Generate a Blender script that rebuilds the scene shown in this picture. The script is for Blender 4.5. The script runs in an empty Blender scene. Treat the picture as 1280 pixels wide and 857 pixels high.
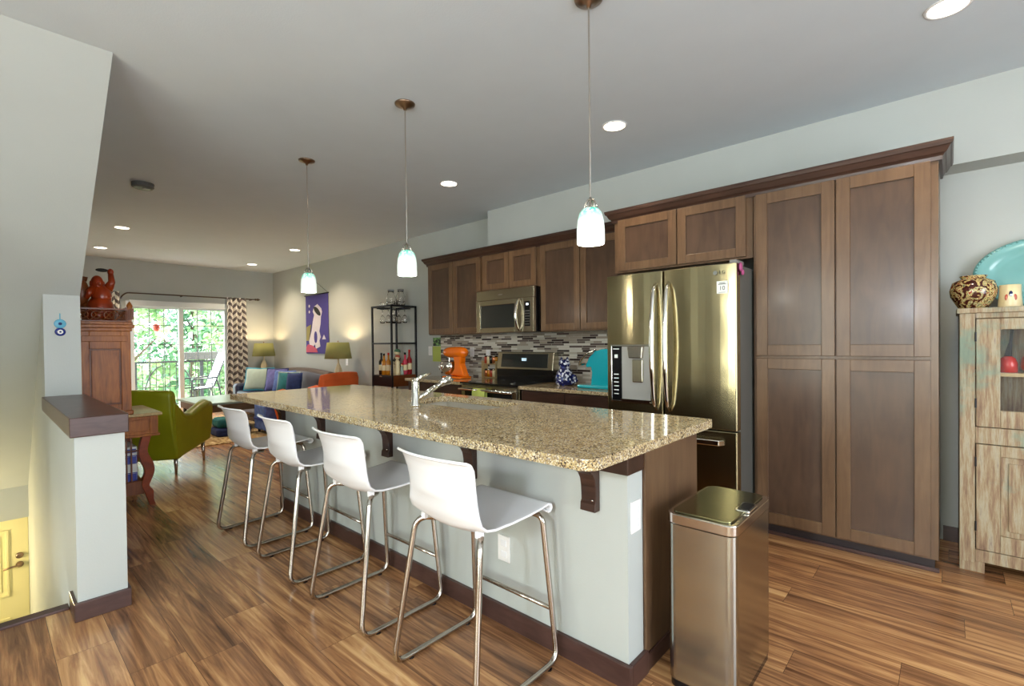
import bpy, bmesh, math, random
from mathutils import Vector, Matrix
random.seed(7)
S = bpy.context.scene
COL = S.collection
PI = math.pi

def rgb(r, g, b):
    f = lambda c: ((c/255)/12.92 if c/255 <= .04045 else ((c/255+.055)/1.055)**2.4)
    return (f(r), f(g), f(b), 1)

# ---------------------------------------------------------------- camera
cd = bpy.data.cameras.new('camera'); cam = bpy.data.objects.new('camera', cd); COL.objects.link(cam)
cd.sensor_width = 36; cd.lens = 16.96; cd.shift_y = .00513; cd.clip_start = .05; cd.clip_end = 200
_r = Vector((.741, .672, -.011)).normalized()
_b = Vector((.672, -.741, .012)); _b = (_b - _r*_b.dot(_r)).normalized(); _u = _b.cross(_r)
cam.matrix_world = Matrix(((_r.x, _u.x, _b.x, 0), (_r.y, _u.y, _b.y, 0), (_r.z, _u.z, _b.z, 1.27), (0, 0, 0, 1)))
S.camera = cam
S.view_settings.view_transform = 'Standard'; S.view_settings.look = 'None'
S.view_settings.exposure = 0.0; S.view_settings.gamma = 1; S.view_settings.use_curve_mapping = False
S.cycles.max_bounces = 8; S.cycles.diffuse_bounces = 4; S.cycles.glossy_bounces = 4
S.cycles.transmission_bounces = 8; S.cycles.transparent_max_bounces = 12
S.cycles.caustics_reflective = False; S.cycles.caustics_refractive = False
S.cycles.sample_clamp_indirect = 6

# ---------------------------------------------------------------- daylight
w = bpy.data.worlds.new('daylight'); S.world = w; w.use_nodes = True
bg = w.node_tree.nodes['Background']; bg.inputs['Color'].default_value = (.86, .93, 1, 1); bg.inputs['Strength'].default_value = 9
sd = bpy.data.lights.new('sun', 'SUN'); so = bpy.data.objects.new('sun', sd); COL.objects.link(so)
sd.energy = 28; sd.angle = .03; sd.color = (1, .95, .85); so.rotation_euler = Vector((-.35, .55, .76)).to_track_quat('Z', 'Y').to_euler()
def portal(name, loc, d, sx, sy, energy=0, color=(1, 1, 1)):
    l = bpy.data.lights.new(name, 'AREA'); l.shape = 'RECTANGLE'; l.size = sx; l.size_y = sy
    o = bpy.data.objects.new(name, l); COL.objects.link(o); o.location = loc
    o.rotation_euler = Vector(d).to_track_quat('-Z', 'Z').to_euler()
    if energy: l.energy = energy; l.color = color
    else: l.cycles.is_portal = True
    return o
portal('patio_door_daylight', (-10.47, 2.47, 1.02), (1, 0, 0), 1.6, 2.05)
DAY_REAR = (.84, .92, 1)
portal('dining_window_daylight', (2.86, .9, 1.35), (-1, 0, 0), 2.6, 2.1, 34, DAY_REAR)
portal('side_window_daylight', (-1.6, -2.86, 1.35), (0, 1, 0), .42, 2.1, 36, (.95, 1, .78))
portal('side_window_daylight', (-.1, -2.86, 1.35), (0, 1, 0), .42, 2.1, 36, (.95, 1, .78))
portal('side_window_daylight', (1.4, -2.86, 1.35), (0, 1, 0), .42, 2.1, 36, (.95, 1, .78))

# ---------------------------------------------------------------- helpers: materials
MATS = {}
def new_mat(name):
    m = bpy.data.materials.new(name); m.use_nodes = True; MATS[name] = m
    return m, m.node_tree.nodes, m.node_tree.links, m.node_tree.nodes['Principled BSDF']
def plain(name, c, rough=.5, metal=0, bump=0, bscale=60, var=.06, vscale=4, coat=0, spec=.5, aniso=0):
    m, N, L, B = new_mat(name)
    B.inputs['Roughness'].default_value = rough; B.inputs['Metallic'].default_value = metal
    B.inputs['Coat Weight'].default_value = coat; B.inputs['Specular IOR Level'].default_value = spec
    tc = N.new('ShaderNodeTexCoord'); nz = N.new('ShaderNodeTexNoise'); nz.inputs['Scale'].default_value = vscale
    L.new(tc.outputs['Object'], nz.inputs['Vector'])
    r = N.new('ShaderNodeValToRGB'); L.new(nz.outputs['Fac'], r.inputs['Fac'])
    a = [max(0, x*(1-var)) for x in c[:3]]; b = [min(1, x*(1+var)) for x in c[:3]]
    r.color_ramp.elements[0].position = .3; r.color_ramp.elements[1].position = .7
    r.color_ramp.elements[0].color = (*a, 1); r.color_ramp.elements[1].color = (*b, 1)
    L.new(r.outputs['Color'], B.inputs['Base Color'])
    if bump:
        n2 = N.new('ShaderNodeTexNoise'); n2.inputs['Scale'].default_value = bscale; L.new(tc.outputs['Object'], n2.inputs['Vector'])
        bp = N.new('ShaderNodeBump'); bp.inputs['Strength'].default_value = bump; bp.inputs['Distance'].default_value = .004
        L.new(n2.outputs['Fac'], bp.inputs['Height']); L.new(bp.outputs['Normal'], B.inputs['Normal'])
    return m
def ramp(N, stops, interp='LINEAR'):
    r = N.new('ShaderNodeValToRGB'); e = r.color_ramp.elements; r.color_ramp.interpolation = interp
    while len(e) < len(stops): e.new(.5)
    for i, (p, c) in enumerate(stops): e[i].position = p; e[i].color = c
    return r
def wood(name, stops, scale=(14, 14, 1.2), rough=.35, dist=1.5, nscale=3, bump=.05, coat=0):
    m, N, L, B = new_mat(name)
    tc = N.new('ShaderNodeTexCoord'); mp = N.new('ShaderNodeMapping'); mp.inputs['Scale'].default_value = scale
    nz = N.new('ShaderNodeTexNoise'); nz.inputs['Scale'].default_value = nscale; nz.inputs['Detail'].default_value = 5; nz.inputs['Distortion'].default_value = dist
    L.new(tc.outputs['Object'], mp.inputs['Vector']); L.new(mp.outputs['Vector'], nz.inputs['Vector'])
    n2 = N.new('ShaderNodeTexNoise'); n2.inputs['Scale'].default_value = 4; n2.inputs['Detail'].default_value = 3
    L.new(tc.outputs['Object'], n2.inputs['Vector'])
    mx = N.new('ShaderNodeMath'); mx.operation = 'MULTIPLY_ADD'; mx.inputs[1].default_value = .45
    ad = N.new('ShaderNodeMath'); ad.operation = 'MULTIPLY'; ad.inputs[1].default_value = .55
    L.new(n2.outputs['Fac'], mx.inputs[0]); L.new(nz.outputs['Fac'], ad.inputs[0]); L.new(ad.outputs[0], mx.inputs[2])
    r = ramp(N, stops); L.new(mx.outputs[0], r.inputs['Fac']); L.new(r.outputs['Color'], B.inputs['Base Color'])
    B.inputs['Roughness'].default_value = rough; B.inputs['Coat Weight'].default_value = coat; B.inputs['Coat Roughness'].default_value = .15; B.inputs['Specular IOR Level'].default_value = .35
    bp = N.new('ShaderNodeBump'); bp.inputs['Strength'].default_value = bump; bp.inputs['Distance'].default_value = .002
    L.new(nz.outputs['Fac'], bp.inputs['Height']); L.new(bp.outputs['Normal'], B.inputs['Normal'])
    return m
def emit(name, c, s):
    m, N, L, B = new_mat(name); B.inputs['Base Color'].default_value = c
    B.inputs['Emission Color'].default_value = c; B.inputs['Emission Strength'].default_value = s; return m
def glass(name, c=(1, 1, 1, 1), rough=0, ior=1.45):
    m, N, L, B = new_mat(name); B.inputs['Base Color'].default_value = c; B.inputs['Transmission Weight'].default_value = 1
    B.inputs['Roughness'].default_value = rough; B.inputs['IOR'].default_value = ior
    return m
def pane_mat():
    m, N, L, B = new_mat('window_glass')
    t = N.new('ShaderNodeBsdfTransparent'); g = N.new('ShaderNodeBsdfGlossy'); g.inputs['Roughness'].default_value = 0
    mix = N.new('ShaderNodeMixShader'); mix.inputs[0].default_value = .06
    L.new(t.outputs[0], mix.inputs[1]); L.new(g.outputs[0], mix.inputs[2]); L.new(mix.outputs[0], N['Material Output'].inputs['Surface'])
    return m

M = {}
M['wall'] = plain('wall_paint', rgb(179, 183, 179), .7, bump=.12, bscale=140, var=.015)
M['ceil'] = plain('ceiling_paint', rgb(200, 209, 216), .8, bump=.15, bscale=120, var=.015)
M['trim'] = wood('stained_trim', [(.3, rgb(58, 38, 34)), (.7, rgb(84, 60, 54))], (3, 3, 14), .3, nscale=2)
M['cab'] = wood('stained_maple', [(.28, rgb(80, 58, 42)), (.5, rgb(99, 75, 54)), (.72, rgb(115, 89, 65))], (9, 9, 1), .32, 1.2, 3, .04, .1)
M['cabp'] = wood('stained_maple_recess_shade', [(.28, rgb(64, 47, 38)), (.5, rgb(79, 60, 47)), (.72, rgb(91, 70, 55))], (5, 5, 1), .3, 1.2, 3, .03, .1)  # same stain, darkened to paint the shade of the recessed door panels
M['cabd'] = wood('dark_stained_maple', [(.3, rgb(46, 30, 24)), (.7, rgb(70, 47, 37))], (1, 9, 9), .35, 1.2, 3, .04, .05)
M['toe'] = plain('toe_kick_dark', rgb(38, 28, 30), .5)
M['white_plastic'] = plain('white_plastic', rgb(232, 232, 234), .25, var=.01, spec=.5)
M['plate_white'] = plain('cover_plate_white', rgb(232, 230, 228), .35, var=.01)
M['chrome'] = plain('brushed_chrome', rgb(190, 182, 172), .16, 1, var=.02)
M['bright_chrome'] = plain('bright_chrome', rgb(225, 222, 215), .08, 1, var=.01)
M['nickel'] = plain('satin_nickel', rgb(150, 125, 105), .3, 1, var=.03)
M['recess'] = plain('dispenser_silver', rgb(176, 174, 168), .35, .35, var=.02)
M['bronze'] = plain('dark_bronze', rgb(84, 68, 52), .35, .6)
M['black'] = plain('black_enamel', rgb(16, 16, 18), .15, var=.02)
M['sinksteel'] = plain('sink_steel', rgb(205, 200, 188), .35, .6, var=.02)
M['blackmetal'] = plain('black_metal', rgb(26, 26, 30), .4, .3)
M['darkglass'] = plain('smoked_glass', rgb(34, 38, 38), .05, var=.02, spec=.8)
M['grey_plastic'] = plain('grey_plastic', rgb(120, 120, 118), .4)
M['dkgrey'] = plain('dark_grey_plastic', rgb(84, 84, 80), .5)
M['sofa'] = plain('navy_leather', rgb(38, 44, 72), .35, bump=.15, bscale=80, var=.15)
M['sofab'] = plain('brown_leather', rgb(70, 56, 52), .35, bump=.15, bscale=80, var=.15)
M['green_leather'] = plain('lime_green_leather', rgb(136, 140, 14), .38, bump=.15, bscale=60, var=.12)
M['yellow_piping'] = plain('lime_piping', rgb(168, 168, 50), .4)
M['orange_fabric'] = plain('orange_velvet', rgb(214, 92, 34), .7, bump=.2, bscale=150, var=.1)
M['orange_paint'] = plain('orange_enamel', rgb(232, 112, 10), .18, var=.02, coat=.5)
M['teal_paint'] = plain('turquoise_plastic', rgb(20, 160, 176), .25, var=.03, coat=.3)
M['teal_fabric'] = plain('teal_fabric', rgb(22, 108, 116), .7, var=.2, vscale=20)
M['navy_fabric'] = plain('navy_fabric', rgb(30, 48, 100), .8, var=.25, vscale=20)
M['blue_fabric'] = plain('blue_fabric', rgb(88, 112, 178), .8, var=.25, vscale=14)
M['purple_fabric'] = plain('lilac_fabric', rgb(100, 98, 160), .75, var=.2, vscale=14)
M['sage_fabric'] = plain('sage_fabric', rgb(168, 184, 172), .8, var=.05, vscale=14)
M['cyan_trim'] = plain('cyan_trim', rgb(60, 168, 198), .7)
M['shade'] = plain('lamp_shade_linen', rgb(150, 148, 88), .9, bump=.2, bscale=200, var=.04)
M['lime_cloth'] = plain('lime_cloth', rgb(178, 190, 96), .9, bump=.3, bscale=150)
M['redwood'] = wood('carved_redwood', [(.3, rgb(104, 28, 4)), (.7, rgb(160, 56, 10))], (2, 2, 5), .3, coat=.15)
M['legwood'] = wood('reddish_leg_wood', [(.3, rgb(96, 34, 8)), (.7, rgb(144, 60, 18))], (2, 2, 5), .35)
M['desk'] = wood('cherry_wood', [(.3, rgb(100, 50, 10)), (.5, rgb(142, 80, 26)), (.7, rgb(170, 104, 42))], (9, 9, 1.2), .4, 2)
M['desk_dark'] = wood('dark_cherry_wood', [(.3, rgb(78, 36, 10)), (.7, rgb(118, 62, 22))], (9, 9, 1.2), .35, 2)
M['desk_top'] = wood('worn_desk_top', [(.3, rgb(150, 120, 78)), (.7, rgb(190, 168, 120))], (2, 9, 9), .3, 2)
M['coffee_top'] = wood('weathered_table_top', [(.3, rgb(112, 132, 124)), (.5, rgb(140, 154, 144)), (.7, rgb(172, 182, 170))], (7, 1, 7), .3, 2)
M['coffee_side'] = wood('brown_table_wood', [(.3, rgb(92, 66, 42)), (.7, rgb(140, 106, 72))], (7, 1, 7), .5, 2)
M['sticker'] = plain('sticker_white', rgb(226, 230, 224), .5, var=.01)
M['ink'] = plain('ink_grey', rgb(60, 66, 64), .6)
M['door'] = plain('front_door_cream', rgb(226, 216, 160), .45, var=.02)
M['vinyl'] = plain('white_vinyl', rgb(214, 220, 222), .4, var=.01)
M['iron'] = plain('balcony_iron', rgb(44, 50, 52), .5)
M['glass'] = glass('clear_glass')
M['redglass'] = glass('red_glass', (.7, .03, .03, 1))
M['amber'] = plain('amber_liquor', rgb(190, 120, 30), .12, coat=.5)
M['darkbottle'] = plain('dark_bottle_glass', rgb(26, 24, 18), .08, coat=.5)
M['pane'] = pane_mat()
M['turq'] = plain('turquoise_glaze', rgb(112, 168, 166), .2, var=.08, vscale=6, coat=.5)
M['cream'] = plain('cream_ceramic', rgb(222, 204, 160), .3, var=.04)
M['copper'] = plain('copper_lid', rgb(190, 120, 80), .3, .8)
M['bluering'] = plain('evil_eye_blue', rgb(24, 40, 120), .1, coat=.5)
M['lightblue'] = plain('evil_eye_light_blue', rgb(96, 170, 200), .1, coat=.5)
M['bark'] = plain('bark', rgb(86, 74, 60), .9, bump=.6, bscale=20, var=.2)
M['concrete'] = plain('deck_concrete', rgb(186, 180, 168), .8, var=.1)
M['red'] = plain('red_glaze', rgb(196, 24, 18), .25, coat=.4)
M['terra'] = plain('terracotta_glaze', rgb(170, 66, 34), .3, coat=.4)
M['paper'] = plain('book_pages', rgb(232, 232, 226), .7)
M['blue_cover'] = plain('blue_book_cover', rgb(20, 40, 140), .4)
M['dl'] = emit('downlight_glow', (1, .86, .66, 1), 9)
M['pg'] = emit('pendant_glass_glow', (.90, .98, 1, 1), 1.0)
M['lampglow'] = emit('bulb_glow', (1, .8, .5, 1), 8)

def steel(name, c, rough, axis=2, an=0, wav=.25):
    m, N, L, B = new_mat(name); B.inputs['Metallic'].default_value = 1; B.inputs['Base Color'].default_value = c
    tc = N.new('ShaderNodeTexCoord'); mp = N.new('ShaderNodeMapping')
    sc = [160, 160, 160]; sc[axis] = 1; mp.inputs['Scale'].default_value = sc
    nz = N.new('ShaderNodeTexNoise'); nz.inputs['Scale'].default_value = 2; nz.inputs['Detail'].default_value = 2
    L.new(tc.outputs['Object'], mp.inputs['Vector']); L.new(mp.outputs['Vector'], nz.inputs['Vector'])
    mr = N.new('ShaderNodeMapRange'); mr.inputs[3].default_value = rough-.02; mr.inputs[4].default_value = rough+.02
    L.new(nz.outputs['Fac'], mr.inputs[0]); L.new(mr.outputs[0], B.inputs['Roughness'])
    n3 = N.new('ShaderNodeTexNoise'); n3.inputs['Scale'].default_value = 2.2; L.new(tc.outputs['Object'], n3.inputs['Vector'])
    bp = N.new('ShaderNodeBump'); bp.inputs['Strength'].default_value = wav; bp.inputs['Distance'].default_value = .02
    if an:
        tg = N.new('ShaderNodeTangent'); tg.direction_type = 'RADIAL'; tg.axis = 'Z'; L.new(tg.outputs[0], B.inputs['Tangent']); B.inputs['Anisotropic'].default_value = an; B.inputs['Anisotropic Rotation'].default_value = .25
    L.new(n3.outputs['Fac'], bp.inputs['Height']); L.new(bp.outputs['Normal'], B.inputs['Normal'])
    return m
M['steel'] = steel('fridge_stainless', rgb(168, 156, 122), .2, 2, .8, .3)
M['steel2'] = steel('appliance_stainless', rgb(186, 178, 156), .25, 0, 0, .03)
M['steelcan'] = steel('can_stainless', rgb(176, 176, 168), .17, 2, .5, .05)
M['steeldark'] = steel('can_lid_stainless', rgb(128, 126, 96), .2, 0, 0, .03)

def floor_mat():
    m, N, L, B = new_mat('walnut_planks')
    tc = N.new('ShaderNodeTexCoord')
    br = N.new('ShaderNodeTexBrick'); br.inputs['Color1'].default_value = (0, 0, 0, 1); br.inputs['Color2'].default_value = (1, 1, 1, 1)
    br.inputs['Mortar'].default_value = (.5, .5, .5, 1); br.inputs['Scale'].default_value = 1; br.inputs['Brick Width'].default_value = 1.25
    br.inputs['Row Height'].default_value = .185; br.inputs['Mortar Size'].default_value = .001; br.offset = 0
    sp = N.new('ShaderNodeSeparateXYZ'); L.new(tc.outputs['Object'], sp.inputs[0])
    rw = N.new('ShaderNodeMath'); rw.operation = 'DIVIDE'; rw.inputs[1].default_value = .185; L.new(sp.outputs[1], rw.inputs[0])
    rf = N.new('ShaderNodeMath'); rf.operation = 'FLOOR'; L.new(rw.outputs[0], rf.inputs[0])
    wn = N.new('ShaderNodeTexWhiteNoise'); wn.noise_dimensions = '1D'; L.new(rf.outputs[0], wn.inputs['W'])
    sx = N.new('ShaderNodeMath'); sx.operation = 'MULTIPLY_ADD'; sx.inputs[1].default_value = 1.25; L.new(wn.outputs['Value'], sx.inputs[0]); L.new(sp.outputs[0], sx.inputs[2])
    c0 = N.new('ShaderNodeCombineXYZ'); L.new(sx.outputs[0], c0.inputs[0]); L.new(sp.outputs[1], c0.inputs[1]); L.new(c0.outputs[0], br.inputs['Vector'])
    # grain, shifted from plank to plank
    bw = N.new('ShaderNodeSeparateColor'); L.new(br.outputs['Color'], bw.inputs[0])
    cx = N.new('ShaderNodeMath'); cx.operation = 'MULTIPLY_ADD'; cx.inputs[1].default_value = 37; L.new(bw.outputs[0], cx.inputs[0]); L.new(sp.outputs[0], cx.inputs[2])
    cb = N.new('ShaderNodeCombineXYZ'); L.new(cx.outputs[0], cb.inputs[0]); L.new(sp.outputs[1], cb.inputs[1]); L.new(bw.outputs[0], cb.inputs[2])
    mp = N.new('ShaderNodeMapping'); mp.inputs['Scale'].default_value = (.9, 13, 9); L.new(cb.outputs[0], mp.inputs['Vector'])
    nz = N.new('ShaderNodeTexNoise'); nz.inputs['Scale'].default_value = 1.6; nz.inputs['Detail'].default_value = 6; nz.inputs['Roughness'].default_value = .62; nz.inputs['Distortion'].default_value = .9
    L.new(mp.outputs[0], nz.inputs['Vector'])
    mp2 = N.new('ShaderNodeMapping'); mp2.inputs['Scale'].default_value = (2.2, 60, 30); L.new(cb.outputs[0], mp2.inputs['Vector'])
    n2 = N.new('ShaderNodeTexNoise'); n2.inputs['Scale'].default_value = 1.5; n2.inputs['Detail'].default_value = 4; L.new(mp2.outputs[0], n2.inputs['Vector'])
    r = ramp(N, [(.25, rgb(78, 50, 32)), (.40, rgb(122, 84, 56)), (.52, rgb(158, 112, 74)), (.64, rgb(190, 142, 94)), (.78, rgb(220, 178, 124))])
    a = N.new('ShaderNodeMath'); a.operation = 'MULTIPLY_ADD'; a.inputs[1].default_value = .15; L.new(bw.outputs[0], a.inputs[0]); 
    b = N.new('ShaderNodeMath'); b.operation = 'SUBTRACT'; b.inputs[1].default_value = .08; L.new(nz.outputs['Fac'], b.inputs[0]); L.new(b.outputs[0], a.inputs[2])
    c2 = N.new('ShaderNodeMath'); c2.operation = 'MULTIPLY_ADD'; c2.inputs[1].default_value = .25; L.new(n2.outputs['Fac'], c2.inputs[0])
    c3 = N.new('ShaderNodeMath'); c3.operation = 'SUBTRACT'; c3.inputs[1].default_value = .11; L.new(a.outputs[0], c3.inputs[0]); L.new(c3.outputs[0], c2.inputs[2])
    L.new(c2.outputs[0], r.inputs['Fac'])
    mx = N.new('ShaderNodeMix'); mx.data_type = 'RGBA'; mx.inputs[7].default_value = rgb(84, 58, 40)
    L.new(br.outputs['Fac'], mx.inputs[0]); L.new(r.outputs['Color'], mx.inputs[6]); L.new(mx.outputs[2], B.inputs['Base Color'])
    B.inputs['Roughness'].default_value = .23
    bp = N.new('ShaderNodeBump'); bp.inputs['Strength'].default_value = .1; bp.inputs['Distance'].default_value = .003
    L.new(n2.outputs['Fac'], bp.inputs['Height']); L.new(bp.outputs['Normal'], B.inputs['Normal'])
    return m
M['floor'] = floor_mat()
def granite():
    m, N, L, B = new_mat('speckled_granite')
    tc = N.new('ShaderNodeTexCoord')
    v = N.new('ShaderNodeTexVoronoi'); v.inputs['Scale'].default_value = 230; L.new(tc.outputs['Object'], v.inputs['Vector'])
    sc = N.new('ShaderNodeSeparateColor'); L.new(v.outputs['Color'], sc.inputs[0])
    r = ramp(N, [(0, rgb(48, 42, 42)), (.27, rgb(110, 92, 76)), (.36, rgb(152, 131, 96)), (.52, rgb(184, 163, 118)), (.66, rgb(208, 196, 168)), (.78, rgb(136, 130, 128)), (.86, rgb(190, 174, 146))], 'CONSTANT')
    nz = N.new('ShaderNodeTexNoise'); nz.inputs['Scale'].default_value = 26; nz.inputs['Detail'].default_value = 4; L.new(tc.outputs['Object'], nz.inputs['Vector'])
    ad = N.new('ShaderNodeMath'); ad.operation = 'MULTIPLY_ADD'; ad.inputs[1].default_value = .55
    sb = N.new('ShaderNodeMath'); sb.operation = 'MULTIPLY'; sb.inputs[1].default_value = .5; L.new(nz.outputs['Fac'], sb.inputs[0])
    L.new(sc.outputs[0], ad.inputs[0]); L.new(sb.outputs[0], ad.inputs[2]); L.new(ad.outputs[0], r.inputs['Fac'])
    L.new(r.outputs['Color'], B.inputs['Base Color']); B.inputs['Roughness'].default_value = .08
    B.inputs['Specular IOR Level'].default_value = .6
    return m
M['granite'] = granite()
def mosaic():
    m, N, L, B = new_mat('linear_mosaic_tile')
    tc = N.new('ShaderNodeTexCoord'); sp = N.new('ShaderNodeSeparateXYZ'); L.new(tc.outputs['Object'], sp.inputs[0])
    cb = N.new('ShaderNodeCombineXYZ'); L.new(sp.outputs[0], cb.inputs[0]); L.new(sp.outputs[2], cb.inputs[1])
    br = N.new('ShaderNodeTexBrick'); br.inputs['Color1'].default_value = (0, 0, 0, 1); br.inputs['Color2'].default_value = (1, 1, 1, 1); br.inputs['Mortar'].default_value = (.5, .5, .5, 1)
    br.inputs['Scale'].default_value = 1; br.inputs['Brick Width'].default_value = .16; br.inputs['Row Height'].default_value = .022; br.inputs['Mortar Size'].default_value = .0015; br.offset = .43; br.squash = .6; br.squash_frequency = 3
    L.new(cb.outputs[0], br.inputs['Vector'])
    r = ramp(N, [(0, rgb(56, 46, 46)), (.17, rgb(96, 84, 80)), (.34, rgb(150, 138, 126)), (.55, rgb(178, 170, 158)), (.76, rgb(206, 200, 190))], 'CONSTANT')
    sc = N.new('ShaderNodeSeparateColor'); L.new(br.outputs['Color'], sc.inputs[0]); L.new(sc.outputs[0], r.inputs['Fac'])
    mx = N.new('ShaderNodeMix'); mx.data_type = 'RGBA'; mx.inputs[7].default_value = rgb(180, 176, 166)
    L.new(br.outputs['Fac'], mx.inputs[0]); L.new(r.outputs['Color'], mx.inputs[6]); L.new(mx.outputs[2], B.inputs['Base Color'])
    B.inputs['Roughness'].default_value = .15
    return m
M['mosaic'] = mosaic()
def chevron():
    m, N, L, B = new_mat('chevron_fabric')
    tc = N.new('ShaderNodeTexCoord'); sp = N.new('ShaderNodeSeparateXYZ'); L.new(tc.outputs['UV'], sp.inputs[0])
    a = N.new('ShaderNodeMath'); a.operation = 'PINGPONG'; a.inputs[1].default_value = .085; L.new(sp.outputs[0], a.inputs[0])
    b = N.new('ShaderNodeMath'); b.operation = 'ADD'; L.new(a.outputs[0], b.inputs[0]); L.new(sp.outputs[1], b.inputs[1])
    c = N.new('ShaderNodeMath'); c.operation = 'PINGPONG'; c.inputs[1].default_value = .065; L.new(b.outputs[0], c.inputs[0])
    d = N.new('ShaderNodeMath'); d.operation = 'GREATER_THAN'; d.inputs[1].default_value = .034; L.new(c.outputs[0], d.inputs[0])
    r = ramp(N, [(0, rgb(226, 222, 212)), (1, rgb(104, 96, 96))]); L.new(d.outputs[0], r.inputs['Fac']); L.new(r.outputs['Color'], B.inputs['Base Color'])
    B.inputs['Roughness'].default_value = .85
    return m
M['chevron'] = chevron()
def distressed():
    m, N, L, B = new_mat('distressed_painted_wood')
    tc = N.new('ShaderNodeTexCoord'); mp = N.new('ShaderNodeMapping'); mp.inputs['Scale'].default_value = (14, 14, 1.2); L.new(tc.outputs['Object'], mp.inputs['Vector'])
    nz = N.new('ShaderNodeTexNoise'); nz.inputs['Scale'].default_value = 3.2; nz.inputs['Detail'].default_value = 8; nz.inputs['Roughness'].default_value = .7; L.new(mp.outputs[0], nz.inputs['Vector'])
    r = ramp(N, [(.3, rgb(100, 74, 58)), (.42, rgb(132, 106, 82)), (.5, rgb(150, 130, 100)), (.58, rgb(164, 154, 130)), (.68, rgb(124, 104, 94))]); L.new(nz.outputs['Fac'], r.inputs['Fac'])
    n2 = N.new('ShaderNodeTexNoise'); n2.inputs['Scale'].default_value = 2.6; n2.inputs['Detail'].default_value = 7; n2.inputs['Roughness'].default_value = .65; L.new(tc.outputs['Object'], n2.inputs['Vector'])
    r2 = ramp(N, [(.55, (0, 0, 0, 1)), (.66, (.7, .7, .7, 1))]); L.new(n2.outputs['Fac'], r2.inputs['Fac'])
    mx = N.new('ShaderNodeMix'); mx.data_type = 'RGBA'; mx.inputs[7].default_value = rgb(104, 136, 122)
    L.new(r2.outputs['Color'], mx.inputs[0]); L.new(r.outputs['Color'], mx.inputs[6]); L.new(mx.outputs[2], B.inputs['Base Color'])
    B.inputs['Roughness'].default_value = .6
    bp = N.new('ShaderNodeBump'); bp.inputs['Strength'].default_value = .3; bp.inputs['Distance'].default_value = .003; L.new(nz.outputs['Fac'], bp.inputs['Height']); L.new(bp.outputs['Normal'], B.inputs['Normal'])
    return m
M['rustic'] = distressed()
def spots(name, cols, scale, rough=.2, kind='VORONOI'):
    m, N, L, B = new_mat(name); tc = N.new('ShaderNodeTexCoord')
    if kind == 'VORONOI':
        v = N.new('ShaderNodeTexVoronoi'); v.inputs['Scale'].default_value = scale; L.new(tc.outputs['Object'], v.inputs['Vector'])
        s = N.new('ShaderNodeSeparateColor'); L.new(v.outputs['Color'], s.inputs[0]); src = s.outputs[0]
    else:
        v = N.new('ShaderNodeTexNoise'); v.inputs['Scale'].default_value = scale; v.inputs['Detail'].default_value = 4; v.inputs['Distortion'].default_value = 2; L.new(tc.outputs['Object'], v.inputs['Vector']); src = v.outputs['Fac']
    r = ramp(N, cols, 'CONSTANT'); L.new(src, r.inputs['Fac']); L.new(r.outputs['Color'], B.inputs['Base Color']); B.inputs['Roughness'].default_value = rough
    return m
M['vase'] = spots('painted_vase_glaze', [(0, rgb(60, 24, 18)), (.42, rgb(84, 34, 22)), (.47, rgb(196, 172, 110)), (.53, rgb(70, 92, 70)), (.57, rgb(206, 190, 140)), (.62, rgb(150, 56, 30)), (.68, rgb(40, 22, 20))], 22, .15, 'NOISE')
M['catglaze'] = spots('blue_white_glaze', [(0, rgb(14, 22, 74)), (.56, rgb(36, 52, 130)), (.66, rgb(206, 212, 230))], 60, .12)
M['rug'] = spots('woven_rug', [(0, rgb(140, 108, 66)), (.35, rgb(178, 148, 100)), (.7, rgb(206, 184, 140))], 30, .95)
M['leaf'] = spots('leaf_green', [(0, rgb(96, 132, 84)), (.3, rgb(134, 168, 112)), (.6, rgb(172, 200, 142)), (.85, rgb(206, 224, 176))], 3, .6)
M['leaf2'] = spots('leaf_dark_green', [(0, rgb(74, 118, 88)), (.4, rgb(104, 150, 116)), (.75, rgb(156, 190, 150))], 3, .6)
for k in ('leaf', 'leaf2'):
    B = M[k].node_tree.nodes['Principled BSDF']; B.inputs['Transmission Weight'].default_value = 0
M['banner'] = plain('purple_banner', rgb(70, 58, 138), .8, var=.08)
M['bwhite'] = plain('banner_white', rgb(224, 214, 222), .8)
M['bblack'] = plain('banner_black', rgb(30, 28, 22), .8)
M['bpink'] = plain('banner_pink', rgb(200, 84, 110), .8)
M['bolive'] = plain('banner_olive', rgb(150, 140, 84), .8)
M['photo'] = spots('garden_photo', [(0, rgb(24, 36, 20)), (.4, rgb(70, 110, 50)), (.65, rgb(120, 160, 90))], 40, .5)

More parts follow.
